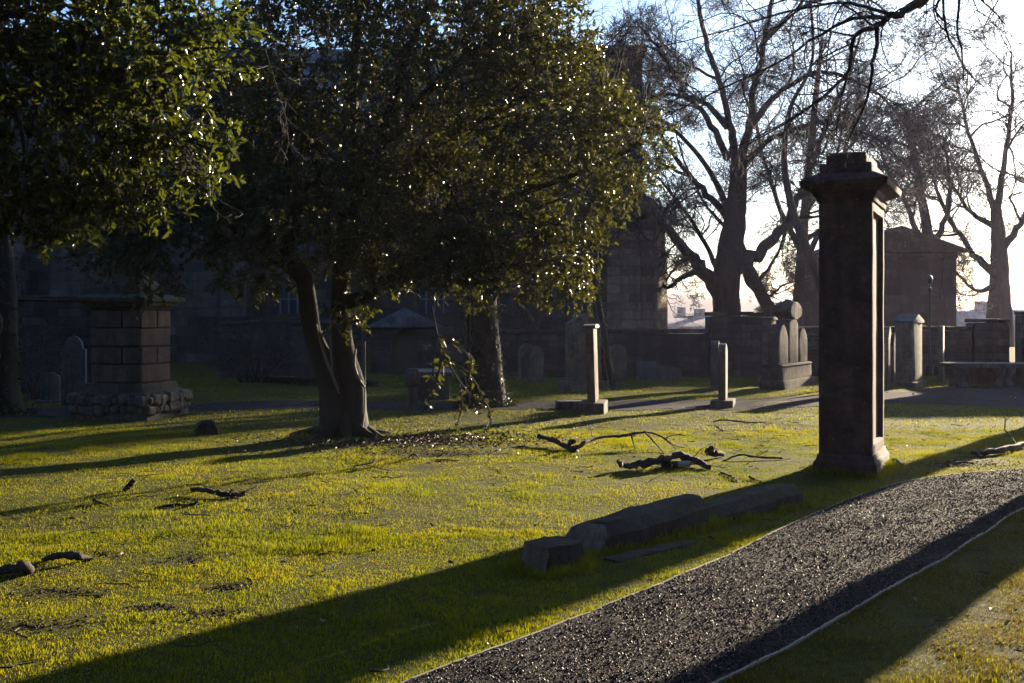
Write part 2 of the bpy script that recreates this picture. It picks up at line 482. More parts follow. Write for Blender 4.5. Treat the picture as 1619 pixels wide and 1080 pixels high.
cam = bpy.data.cameras.new('camera'); co_ = bpy.data.objects.new('camera', cam); COL.objects.link(co_)
cam.sensor_width = 36; cam.lens = 36*F/1619; cam.clip_start = .1; cam.clip_end = 6000
cam.shift_y = -(540-HY)/1619
co_.location = (0, 0, CH); co_.rotation_euler = (PI/2, 0, 0)
S.camera = co_
S.view_settings.view_transform = 'Standard'; S.view_settings.look = 'None'
S.view_settings.exposure = 2.25; S.view_settings.gamma = 1
S.render.engine = 'CYCLES'
cy = S.cycles
cy.max_bounces = 6; cy.diffuse_bounces = 3; cy.glossy_bounces = 2; cy.transmission_bounces = 4; cy.volume_bounces = 1
cy.transparent_max_bounces = 4
cy.use_denoising = True
try: cy.denoiser = 'OPENIMAGEDENOISE'; cy.denoising_input_passes = 'RGB_ALBEDO_NORMAL'
except Exception: pass
cy.sample_clamp_indirect = 4

# ------------------------------------------------------------------ ground, paths, grass
def axis_vals(a, b, step, far):
    core = np.arange(a, b+1e-6, step)
    g = [1.15**k for k in range(1, 70)]
    lo, hi, x = [], [], 0
    for s in g:
        x += s*step*1.5
        if a-x > -far: lo.append(a-x)
        if b+x < far: hi.append(b+x)
    return np.array([-far]+lo[::-1]+list(core)+hi+[far])
xs = axis_vals(-14, 14, .14, 1300); ys = axis_vals(1, 33, .14, 1300)
XX, YY = np.meshgrid(xs, ys)
ac = Acc(); nx, ny = len(xs), len(ys)
i = (np.arange(ny-1)[:, None]*nx+np.arange(nx-1)[None]).ravel()
ac.add(np.stack([XX, YY, hfun(XX, YY)], -1), np.stack([i, i+1, i+nx+1, i+nx], -1))
tag(ac.build('ground', M['ground']), kind='structure')

PL = [(380, 1190), (520, 1130), (650, 1080), (820, 1014), (960, 958), (1080, 911), (1200, 856), (1320, 799), (1420, 766), (1500, 753), (1619, 743), (1800, 737), (2200, 730)]
PR = [(760, 1300), (960, 1170), (1135, 1080), (1250, 1021), (1350, 966), (1420, 926), (1500, 880), (1560, 842), (1619, 804), (1700, 785), (1850, 772), (2200, 763)]
pl = smooth_path([G(*p) for p in PL], 6); pr = smooth_path([G(*p) for p in PR], 6)
def resample(p, n):
    d = np.r_[0, np.cumsum(np.linalg.norm(np.diff(p, axis=0), axis=1))]
    s = np.linspace(0, d[-1], n); return np.stack([np.interp(s, d, p[:, k]) for k in range(3)], -1)
NP_ = 150
pl, pr = resample(pl, NP_), resample(pr, NP_)
def strip(name, a, b, lift, mat, nw=9):
    n = len(a); u = np.linspace(0, 1, nw)[None, :, None]
    V = a[:, None]*(1-u)+b[:, None]*u
    V[..., 2] = hfun(V[..., 0], V[..., 1])+lift
    i = (np.arange(n-1)[:, None]*nw+np.arange(nw-1)[None]).ravel()
    A = Acc(); A.add(V, np.stack([i, i+nw, i+nw+1, i+1], -1))
    return tag(A.build(name, mat), kind='structure')
strip('path', pl, pr, .012, M['path'])

def edging(label, line, seed):
    A = Acc(); n = len(line); rng = np.random.default_rng(seed)
    t = np.gradient(line, axis=0); t[:, 2] = 0; t /= np.linalg.norm(t, axis=1)[:, None]
    s = np.stack([-t[:, 1], t[:, 0], 0*t[:, 0]], -1)
    z = hfun(line[:, 0], line[:, 1]); wv = np.cumsum(rng.normal(0, .0009, n)); wv -= np.linspace(wv[0], wv[-1], n)
    top = .014+.002*rng.uniform(-1, 1, n)
    prof = [(-.007, -.06), (.007, -.06), (.007, 1), (-.007, 1)]
    V = []
    for o, zz in prof:
        q = line+s*(o+wv)[:, None]; q[:, 2] = z+(top if zz == 1 else zz); V.append(q)
    V = np.stack(V, 1); i = np.arange(n-1)[:, None]*4; j = np.arange(4)[None]; j2 = (j+1) % 4
    A.add(V, np.stack([i+j, i+4+j, i+4+j2, i+j2], -1).reshape(-1, 4))
    o = A.build('path_edging', M['edging'], None, False)
    return tag(o, label, 'edging', 'edging strips of the gravel path')
edging('thin pale edging strip between the lawn and the left side of the gravel path', pl, 1)
edging('thin pale edging strip on the right side of the gravel path', pr, 2)

FPN = [(-400, 668), (0, 664), (270, 652), (380, 650), (700, 650), (1000, 649), (1150, 647), (1400, 640), (1520, 641), (1619, 645), (1900, 660)]
FPF = [(-400, 648), (0, 646), (270, 640), (380, 636), (700, 634), (1000, 634), (1150, 632), (1400, 619), (1520, 612), (1619, 611), (1900, 612)]
fa = resample(smooth_path([G(*p) for p in FPN], 5), 80); fb = resample(smooth_path([G(*p) for p in FPF], 5), 80)
strip('footpath', fa, fb, .008, M['footpath'], 5)

def inpoly(x, y, poly):
    c = np.zeros(len(x), bool); n = len(poly)
    for i in range(n):
        x1, y1 = poly[i][:2]; x2, y2 = poly[(i+1) % n][:2]
        if y1 == y2: continue
        k = ((y1 > y) != (y2 > y)) & (x < (x2-x1)*(y-y1)/(y2-y1)+x1)
        c ^= k
    return c
POLY = list(pl)+list(pr[::-1]); POLY2 = list(fa)+list(fb[::-1])
# bare patches: (px, py, rx_m, ry_m)
BARE = [(640, 704, 1.5, .7), (520, 700, .9, .5), (295, 886, .22, .22), (40, 995, .5, .2), (90, 935, .3, .15), (365, 930, .15, .12), (240, 965, .22, .1), (330, 975, .2, .1), (20, 900, .3, .2), (700, 720, .9, .25), (120, 880, .3, .1), (1530, 735, .7, .35)]
BW = [(G(a, b), c, d) for a, b, c, d in BARE]
def bare(x, y):
    m = np.zeros(len(x))
    for p, rx, ry in BW:
        q = ((x-p.x)/rx)**2+((y-p.y)/ry)**2
        m = np.maximum(m, np.exp(-q*1.3))
    return m
rng = np.random.default_rng(11)
ga = Acc()
gd = Acc()
M['grass_dull'] = grass_mat('grass_dull', [(.3, (.03, .034, .004)), (.5, (.048, .046, .008)), (.7, (.07, .056, .016))], (.085, .07, .03), (2.2, 1.9, .6))  # duller, browner blade colours, used mostly right of the path
def blades(n, d0, d1, side, hmin, hmax, wd, seg2):
    d = np.sqrt(rng.uniform(d0*d0, d1*d1, n)); x = rng.uniform(-side, side, n)*d; y = d
    keep = ~inpoly(x, y, POLY) & ~inpoly(x, y, POLY2)
    b = bare(x, y); clump = vnoise(x, y, 5, 1)*.6+vnoise(x, y, 14, 2)*.4
    keep &= rng.uniform(0, 1, n) > b*.93
    keep &= rng.uniform(0, 1, n) < .6+.6*clump
    x, y, clump, b = x[keep], y[keep], clump[keep], b[keep]; n = len(x)
    z = hfun(x, y)-.004
    patch = vnoise(x, y, 1.3, 4)
    tuft = np.clip((vnoise(x, y, 2.3, 9)-.62)*4, 0, 1)*np.clip((vnoise(x, y, .5, 12)-.35)*3, 0, 1)
    hh = (1+1.1*tuft)*rng.uniform(hmin, hmax, n)*(.35+1.1*clump)*(.6+.8*patch)*(1-.5*b)
    az = rng.uniform(0, 2*PI, n); lean = np.abs(rng.normal(0, .8, n)); la = rng.uniform(0, 2*PI, n)
    wv = wd*rng.uniform(.7, 1.3, n)
    s = np.stack([np.cos(az), np.sin(az), 0*az], -1)*wv[:, None]/2
    base = np.stack([x, y, z], -1)
    ld = np.stack([np.cos(la), np.sin(la), 0*la], -1)
    tip = base+np.stack([0*x, 0*x, hh*np.cos(lean)], -1)+ld*(hh*np.sin(lean)*1.2)[:, None]
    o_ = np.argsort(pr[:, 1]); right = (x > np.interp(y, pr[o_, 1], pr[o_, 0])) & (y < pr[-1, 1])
    dull = right & (rng.uniform(0, 1, n) < .85) | (rng.uniform(0, 1, n) < .05)
    if seg2:
        mid = base+np.stack([0*x, 0*x, hh*.6*np.cos(lean*.6)], -1)+ld*(hh*.45*np.sin(lean))[:, None]
        V = np.stack([base-s, base+s, mid+s*.75, mid-s*.75, tip], 1)
        for A, W in ((ga, V[~dull]), (gd, V[dull])):
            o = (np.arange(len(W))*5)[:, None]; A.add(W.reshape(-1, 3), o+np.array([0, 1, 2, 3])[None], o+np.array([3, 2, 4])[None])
    else:
        V = np.stack([base-s, base+s, tip], 1)
        for A, W in ((ga, V[~dull]), (gd, V[dull])):
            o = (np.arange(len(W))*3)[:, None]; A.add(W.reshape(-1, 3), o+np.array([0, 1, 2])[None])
blades(560000, 3.3, 8.5, .8, .012, .03, .0034, True)
blades(600000, 8.5, 16, .68, .014, .03, .0055, False)
blades(220000, 16, 31, .6, .02, .04, .012, False)
def fringe(pts, out, n, hmin, hmax, spread, wd=.005, acc=None):
    k = rng.integers(0, len(pts), n); p = pts[k]+out[k]*np.abs(rng.normal(0, spread, n))[:, None]+rng.normal(0, .012, (n, 3))
    ok = ~inpoly(p[:, 0], p[:, 1], POLY); p, oo = p[ok], out[k][ok]; n = len(p); p[:, 2] = hfun(p[:, 0], p[:, 1])-.004
    hh = rng.uniform(hmin, hmax, n)*(.4+.9*vnoise(p[:, 0], p[:, 1], 4, 5)); az = rng.uniform(0, 2*PI, n)
    sv = np.stack([np.cos(az), np.sin(az), 0*az], -1)*wd/2; ln_ = rng.normal(0, .45, (n, 3)); ln_[:, 2] = 0
    mid = p+np.stack([0*hh, 0*hh, hh*.6], -1)+ln_*(hh*.35)[:, None]; tip = p+np.stack([0*hh, 0*hh, hh], -1)+ln_*hh[:, None]
    W = np.stack([p-sv, p+sv, mid+sv*.7, mid-sv*.7, tip], 1); o = (np.arange(n)*5)[:, None]
    (acc or ga).add(W.reshape(-1, 3), o+np.array([0, 1, 2, 3])[None], o+np.array([3, 2, 4])[None])
def ring(c, L, Wd, rz, m=160):
    a = np.linspace(0, 2*PI, m, endpoint=False); q = np.stack([np.cos(a), np.sin(a)], -1); q /= np.abs(q).max(1)[:, None]
    x = q[:, 0]*L/2; y = q[:, 1]*Wd/2; cr, sr = math.cos(rz), math.sin(rz)
    P_ = np.stack([c[0]+x*cr-y*sr, c[1]+x*sr+y*cr, 0*x], -1); O_ = P_-np.array([c[0], c[1], 0]); O_ /= np.linalg.norm(O_, axis=1)[:, None]
    return P_, O_
fringe(*ring((3.56, 11.9), .66, 1.2, math.radians(-24)), 2600, .04, .1, .05)
for a_, b_, wd_ in ((G(838, 905), G(902, 893), .3), (G(912, 880)+Vector((0, .12, 0)), G(1096, 838)+Vector((0, .12, 0)), .38), (G(1104, 832)+Vector((0, .12, 0)), G(1246, 800)+Vector((0, .12, 0)), .36)):
    c_ = (a_+b_)/2; d_ = b_-a_; fringe(*ring((c_.x, c_.y), d_.length*1.02, wd_, math.atan2(d_.y, d_.x)), int(1700*d_.length)+700, .04, .11, .05)
c_ = G(545, 690); fringe(*ring((c_.x, c_.y), .7, .7, 0), 700, .03, .07, .15)
for ln_p, sg in ((pl, 1), (pr, -1)):
    tg = np.gradient(ln_p, axis=0); tg[:, 2] = 0; tg /= np.linalg.norm(tg, axis=1)[:, None]; nn = np.stack([-tg[:, 1], tg[:, 0], 0*tg[:, 0]], -1)*sg
    dens = resample(ln_p, 900); tg = np.gradient(dens, axis=0); tg[:, 2] = 0; tg /= np.linalg.norm(tg, axis=1)[:, None]
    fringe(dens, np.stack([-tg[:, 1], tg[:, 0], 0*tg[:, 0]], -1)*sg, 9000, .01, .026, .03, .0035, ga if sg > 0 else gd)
tag(ga.build('grass', M['grass'], None, False), kind='stuff')
tag(gd.build('dull_grass', M['grass_dull'], None, False), kind='stuff')

# gravel chips on the path
n = 230000
u = rng.uniform(0, 1, n); k = rng.uniform(0, NP_-8, n); ki = k.astype(int); kf = (k-ki)[:, None]
A_ = pl[ki]*(1-kf)+pl[ki+1]*kf; B_ = pr[ki]*(1-kf)+pr[ki+1]*kf
c = A_*(1-u[:, None])+B_*u[:, None]; c[:, 2] = hfun(c[:, 0], c[:, 1])+.012
keep = (c[:, 1] < 16) & (c[:, 1] > 3.4) & (np.abs(c[:, 0]) < .85*c[:, 1]); c = c[keep]; n = len(c)
sz = .0018+.0062*rng.uniform(0, 1, n)**5
an = rng.uniform(0, 2*PI, n); V = []
for q in range(4):
    a = an+q*PI/2+rng.normal(0, .25, n); r = sz*rng.uniform(.7, 1.3, n)
    V.append(c+np.stack([np.cos(a)*r, np.sin(a)*r, -.002+0*a], -1))
for q in range(2):
    V.append(c+np.stack([rng.normal(0, .4, n)*sz, rng.normal(0, .4, n)*sz, sz*rng.uniform(.6, 1.3, n)], -1))
V = np.stack(V, 1); o = (np.arange(n)*6)[:, None]; gv = Acc()
gv.add(V.reshape(-1, 3), *[o+np.array(f)[None] for f in ([0, 1, 4], [1, 2, 5], [1, 5, 4], [2, 3, 5], [3, 0, 4], [3, 4, 5])])
tag(gv.build('gravel', M['gravel'], None, False), kind='stuff')

# fallen leaves and bits of litter
n = 5200
d = np.sqrt(rng.uniform(16, 24**2, n)); x = rng.uniform(-.58, .58, n)*d
keep = ~inpoly(x, d, POLY) & (rng.uniform(0, 1, n) < .12+1.*bare(x, d)+.12*vnoise(x, d, .8, 3)); x, d = x[keep], d[keep]
x2 = rng.normal(0, 1, 2600)*.9-1.3; d2 = rng.normal(0, 1, 2600)*.55+14.6
x, d = np.r_[x, x2], np.r_[d, d2]; n = len(x)
la = Acc(); pos = np.stack([x, d, hfun(x, d)+rng.uniform(.008, .03, n)], -1)
ax = rng.normal(0, 1, (n, 3)); ax[:, 2] *= .35; no = rng.normal(0, .35, (n, 3)); no[:, 2] += 1
ln = rng.uniform(.025, .06, n); leaves(la, pos, ax, no, ln, ln*.6)
tag(la.build('fallen_leaves', M['litter'], None, False), kind='stuff')

# soil crumbs on the bare patches and small twig litter
n_ = 420; C_ = []
for p, rx, ry in BW:
    k = int(n_*min(2.5, max(.5, rx*ry*9))); C_.append(np.stack([p.x+rng.normal(0, .55, k)*rx, p.y+rng.normal(0, .55, k)*ry], -1))
C_ = np.concatenate(C_); keep = ~inpoly(C_[:, 0], C_[:, 1], POLY); C_ = C_[keep]; n = len(C_)
sz = .005+.013*rng.uniform(0, 1, n)**2; zz = hfun(C_[:, 0], C_[:, 1]); V = []
for q in range(5):
    a = rng.uniform(0, 1, n)+q*2*PI/5; r = sz*rng.uniform(.7, 1.3, n); V.append(np.stack([C_[:, 0]+np.cos(a)*r, C_[:, 1]+np.sin(a)*r, zz-.003], -1))
V.append(np.stack([C_[:, 0]+rng.normal(0, .3, n)*sz, C_[:, 1]+rng.normal(0, .3, n)*sz, zz+sz*rng.uniform(.35, .8, n)], -1))
V = np.stack(V, 1); o = (np.arange(n)*6)[:, None]; cv = Acc()
cv.add(V.reshape(-1, 3), *[o+np.array([q, (q+1) % 5, 5])[None] for q in range(5)])
M['soil'] = island_mat('soil_crumb', [(0., (.014, .009, .006)), (.7, (.04, .026, .017)), (1., (.075, .052, .036))], .95, .1)
tag(cv.build('soil_crumbs', M['soil'], None, False), kind='stuff')
tl = Acc()
for q in range(420):
    d = math.sqrt(rng.uniform(25, 22**2)); x = rng.uniform(-.5, .45)*d
    if inpoly(np.array([x]), np.array([d]), POLY)[0]: continue
    a = rng.uniform(0, PI); L = rng.uniform(.05, .28); m_ = 5; t_ = np.linspace(-.5, .5, m_)
    pts = np.stack([x+np.cos(a)*t_*L+rng.normal(0, .012, m_), d+np.sin(a)*t_*L+rng.normal(0, .012, m_), 0*t_], -1); pts[:, 2] = hfun(pts[:, 0], pts[:, 1])+.02+rng.uniform(0, .02, m_)
    tube(tl, pts, np.linspace(.005, .002, m_)*rng.uniform(.6, 1.3), 4)
tag(tl.build('twig_litter', M['branch'], None, True), kind='stuff')

# ------------------------------------------------------------------ gate pillar
def gate_pillar(label, loc, rz):
    t = thing('gate_pillar', label, 'pillar', loc, rz, None)
    W, DP = .52, 1.08
    e = DP-W
    def st(L): return [(z, a, a+e) for z, a in L]
    bm = bmesh.new(); stack(bm, st([(-.15, .63), (.12, .62), (.15, .57), (.2, .55)]))
    bobj('plinth', bm, M['pillar'], t, .012, .006, 2, 2, 1)
    bm = bmesh.new(); box(bm, (0, 0, (.2+2.74)/2), (W, DP, 2.54))
    bm.normal_update()
    for f in [f for f in bm.faces if abs(f.normal.x) > .9]:
        bmesh.ops.inset_individual(bm, faces=[f], thickness=.13, depth=0)
        bmesh.ops.inset_individual(bm, faces=[f], thickness=.025, depth=-.05)
    bobj('shaft', bm, M['pillar'], t, .008, .006, 4, 2, 2)
    bm = bmesh.new(); stack(bm, st([(2.741, .56), (2.79, .57), (2.80, .61), (2.84, .64), (2.875, .76), (2.89, .84), (2.95, .86), (2.985, .74), (3.03, .56)]))
    bobj('cornice', bm, M['pillar'], t, .008, .01, 3, 2, 3)
    bm = bmesh.new(); stack(bm, st([(3.0, .515), (3.135, .505)]))
    bobj('cap_block', bm, M['pillar'], t, .012, .008, 2, 2, 4)
    bm = bmesh.new(); stack(bm, st([(3.136, .4), (3.245, .385)]))
    bobj('cap_block', bm, M['pillar'], t, .014, .01, 2, 2, 5)
    return t
gate_pillar('tall square sandstone pillar with moulded cap standing at the edge of the gravel path', (3.56, 11.9, H(3.56, 11.9)), math.radians(-24))

# ------------------------------------------------------------------ fallen stones beside the path
def loose_stone(label, a, b, prof, seed, zbase=0., tilt=0., mat='mossstone', group='fallen stones beside the path', roll=0., sl=0., pale=None):
    """a long stone of cross-section prof (local y,z) from ground point a to b"""
    a, b = Vector(a), Vector(b); L = (b-a).length
    bm = bmesh.new(); n = 6; rings = []
    rg = random.Random(seed)
    for k in range(n+1):
        s = -L/2+L*k/n
        e = .92 if k in (0, n) else 1.
        rings.append([bm.verts.new((s+(sl*(z+.12) if k == 0 else 0)+rg.uniform(-.015, .015), y*e*rg.uniform(.95, 1.05), z*e*rg.uniform(.94, 1.06))) for y, z in prof])
    m = len(prof); bm.faces.new(rings[0][::-1]); bm.faces.new(rings[-1])
    for p, q in zip(rings, rings[1:]):
        for j in range(m): bm.faces.new((p[j], p[(j+1) % m], q[(j+1) % m], q[j]))
    bmesh.ops.triangulate(bm, faces=[f for f in bm.faces if len(f.verts) > 4])
    o = bobj('fallen_stone', bm, M[mat], None, 0, .022, 3, 2, seed)
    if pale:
        o.data.materials.append(M['lit_broken_end'])
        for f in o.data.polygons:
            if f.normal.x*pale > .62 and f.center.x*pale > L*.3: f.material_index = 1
    dv = (b-a).normalized()
    o.rotation_euler = (roll, -math.asin(dv.z), math.atan2(dv.y, dv.x))
    o.location = (a+b)/2+Vector((0, 0, zbase-.025))
    return tag(o, label, 'stone', group)
oct_ = [(-.2, -.14), (.16, -.14), (.22, -.04), (.2, .1), (.08, .16), (-.12, .16), (-.22, .06)]
sq = [(-.16, -.13), (.16, -.13), (.17, .13), (-.17, .13)]
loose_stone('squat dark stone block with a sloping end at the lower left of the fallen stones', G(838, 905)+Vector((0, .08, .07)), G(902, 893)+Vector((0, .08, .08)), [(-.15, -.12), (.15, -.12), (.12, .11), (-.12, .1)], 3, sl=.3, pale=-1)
loose_stone('long mossy chamfered slab with a broken end coloured pale as if lit, resting on lower stones', G(912, 880)+Vector((0, .12, .08)), G(1096, 838)+Vector((0, .12, .15)), [(-.18, -.11), (.15, -.12), (.2, -.03), (.17, .08), (.06, .125), (-.1, .125), (-.2, .05)], 4, sl=.75, pale=-1)
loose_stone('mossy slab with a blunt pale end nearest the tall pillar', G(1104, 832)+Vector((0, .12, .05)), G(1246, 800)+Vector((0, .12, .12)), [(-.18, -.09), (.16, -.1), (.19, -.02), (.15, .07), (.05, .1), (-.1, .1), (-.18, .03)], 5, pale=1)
loose_stone('low rounded stone half buried under the long mossy slab', G(965, 893)+Vector((0, .08, -.02)), G(1095, 862)+Vector((0, .08, -.02)), [(-.12, -.08), (.12, -.08), (.12, .02), (.05, .06), (-.08, .06)], 6)
bm = bmesh.new(); stack(bm, [(-.05, .3, .24), (.08, .3, .24), (.16, .22, .2), (.2, .1, .12)])
c = G(327, 688); tag(bobj('stone_stump', bm, M['mossstone'], None, .03, .03, 2, 2, 9, True, c, .4), 'small brown stone stub sticking out of the lawn in front of the blocky monument', 'stone')

# ------------------------------------------------------------------ fallen branches
def stick(label, polys, dz=0., r=.02, seed=0, pale=None, sub=6):
    """polys: list of lists of (px, py, height above ground, radius)"""
    rg = np.random.default_rng(seed); acc = Acc(); base = None; pa = None
    for poly in polys:
        pts = []
        for x, y, h, *_ in poly:
            d = poly_d(poly, x, y); q = P(x, y, d); pts.append(q)
        sp = smooth_path(pts, sub)
        rr = np.interp(np.linspace(0, 1, len(sp)), np.linspace(0, 1, len(poly)), [q[3] for q in poly])
        rr = rr*.8; sp = sp+rg.normal(0, .22, sp.shape)*rr[:, None]
        if base is None: base = pts[0].copy(); base.z = H(base.x, base.y)
        tube(acc, sp, rr*(1+.22*rg.uniform(-1, 1, len(sp))), 9, .12, rg, True)
        if rr.max() > .012:
            gw = Grow(rg, [3, 2], [6, 5, 4], [.2, .25, .3], [.02, .0, 0], [.3, .5], [.8, .8], .002); gw.thick = .02
            gw.spawn(sp, rr, np.linalg.norm(np.diff(sp, axis=0), axis=1).sum(), 0)
            for lv in (1, 2):
                for q, r_ in gw.out[lv]:
                    q[:, 2] = np.maximum(q[:, 2], hfun(q[:, 0], q[:, 1])+.008); tube(acc, q, r_, 4)
    if pale:
        e = thing('fallen_branch', label, 'branch', base, 0, 'branches lying on the lawn')
        acc.build('limb', M['branch'], e, True, base)
        pacc = Acc()
        for poly in pale:
            pts = [P(x, y, poly_d(poly, x, y)) for x, y, h, *_ in poly]
            tube(pacc, smooth_path(pts, 3), np.interp(np.linspace(0, 1, (len(pts)-1)*3+1), np.linspace(0, 1, len(poly)), [q[3] for q in poly]), 8, .1, rg, True)
        pacc.build('bare_wood', M['palewood'], e, True, base)
        return e
    o = acc.build('fallen_branch', M['branch'], None, True, base, True)
    return tag(o, label, 'branch', 'branches lying on the lawn')
def poly_d(poly, x, y):
    """distance at which pixel row y lies h above the ground"""
    for q in poly:
        if q[0] == x and q[1] == y:
            return F*(CH-q[2])/(y-HY)
stick('long dark forked branch arching over the lawn in front of the thin headstones', [
    [(852, 690, .1, .038), (880, 698, .08, .036), (905, 712, .03, .042), (912, 716, .0, .045)],
    [(905, 712, .05, .045), (915, 706, .1, .028), (945, 692, .17, .026), (985, 689, .17, .024), (1020, 683, .2, .02), (1045, 690, .14, .014), (1060, 700, .08, .01), (1068, 711, .02, .006)],
    [(1020, 683, .2, .014), (1040, 705, .08, .011), (1052, 720, .01, .008)],
    [(998, 688, .17, .012), (1003, 706, .07, .008), (1009, 719, .0, .005)],
    [(1050, 693, .12, .009), (1070, 687, .15, .006), (1085, 689, .13, .004)],
    [(900, 706, .07, .038), (903, 698, .12, .034), (908, 699, .12, .03)]], seed=1)
stick('thick dark log with a pale peeled underside lying on the lawn below the forked branch', [
    [(982, 735, .05, .04), (1000, 737, .03, .045), (1040, 729, .08, .05), (1075, 722, .1, .052), (1105, 731, .05, .045), (1120, 739, .02, .03)],
    [(982, 735, .06, .03), (978, 729, .09, .022)],
    [(1045, 735, .02, .05), (1070, 736, .02, .055)]], seed=2,
    pale=[[(1060, 735, .025, .045), (1090, 734, .025, .04)]])
stick('short knotted piece of branch beside the right end of the peeled log', [
    [(1117, 713, .1, .04), (1128, 716, .07, .05), (1145, 718, .03, .03)], [(1117, 713, .1, .03), (1124, 709, .13, .03), (1128, 713, .1, .03)]], seed=3)
stick('thin curved twig lying right of the peeled log', [[(1143, 729, .0, .012), (1170, 719, .05, .013), (1200, 723, .03, .013), (1236, 724, .02, .016)]], seed=4)
stick('short dark twig pointing at the mossy slab', [[(1140, 747, .0, .012), (1155, 752, .01, .012), (1165, 760, .0, .008)]], seed=5)
stick('stubby dark twig just above the slab nearest the pillar', [[(1185, 754, .02, .018), (1198, 760, .0, .014), (1204, 761, .0, .01)]], seed=20)
stick('long thin twig lying far out on the bright lawn left of the pillar', [[(1128, 667, .02, .012), (1145, 664, .05, .014), (1190, 668, .0, .012), (1250, 667, .0, .01)], [(1140, 666, .03, .01), (1144, 682, .0, .006)]], seed=6)
stick('stubby broken branch propped up on the lawn at the left', [[(197, 776, .01, .026), (204, 768, .05, .03), (213, 757, .12, .026)]], seed=7)
stick('dark log with knobs lying on the lawn left of the leafy tree', [[(305, 773, .04, .026), (330, 776, .04, .03), (362, 783, .02, .034), (385, 780, .03, .028)], [(362, 783, .03, .016), (367, 774, .09, .012)]], seed=8)
stick('pale thin stick with an upturned tip below the knobbed log', [[(245, 803, .0, .016), (275, 799, .01, .018), (305, 797, .01, .014), (313, 792, .05, .01)]], seed=9)
stick('small bent stick below the propped broken branch', [[(148, 790, .03, .016), (158, 795, .02, .016), (172, 799, .0, .012)]], seed=10)
stick('crooked dark branch arching low over the grass near the left edge', [[(68, 886, .0, .02), (90, 878, .05, .03), (118, 878, .05, .034), (143, 885, .0, .022)]], seed=11)
stick('dark lump of rotten branch at the left edge of the lawn', [[(-20, 902, .02, .03), (15, 900, .03, .034), (38, 896, .05, .045), (50, 902, .0, .025)]], seed=12)
stick('long dark branch lying along the lawn edge right of the pillar', [[(1535, 716, .03, .022), (1560, 715, .04, .036), (1600, 707, .05, .042), (1640, 697, .06, .042), (1700, 690, .08, .042)], [(1545, 714, .05, .03), (1552, 724, .0, .015)]], seed=13)
stick('low forked stick between the pillar foot and the gravel path', [[(1455, 742, .0, .012), (1490, 738, .01, .02), (1520, 731, .04, .016), (1540, 733, .02, .01)], [(1500, 736, .03, .012), (1512, 738, .0, .012)]], seed=14)
stick('knotted clod of bark lying right of the pillar foot', [[(1400, 733, .03, .035), (1413, 732, .04, .05), (1425, 733, .02, .03)]], seed=15)
stick('pale broken stick poking out left of the pillar foot', [[(1270, 748, .0, .02), (1288, 742, .03, .024), (1300, 740, .03, .02)]], seed=16)
stick('bent dark twig under the hanging leafy spray', [[(645, 724, .0, .01), (655, 718, .05, .012), (662, 724, .0, .008)], [(655, 718, .05, .008), (650, 726, .0, .005)]], seed=17)
stick('straight dark twig on the lawn between the leafy trunk and the forked branch', [[(690, 727, .01, .01), (710, 727, .015, .01), (728, 728, .01, .008)]], seed=19)
stick('thin fallen twig crossing the middle of the lawn', [[(560, 737, .0, .008), (590, 731, .03, .007), (600, 722, .06, .005)], [(575, 734, .02, .006), (600, 740, .0, .006), (620, 745, .0, .004)]], seed=18)

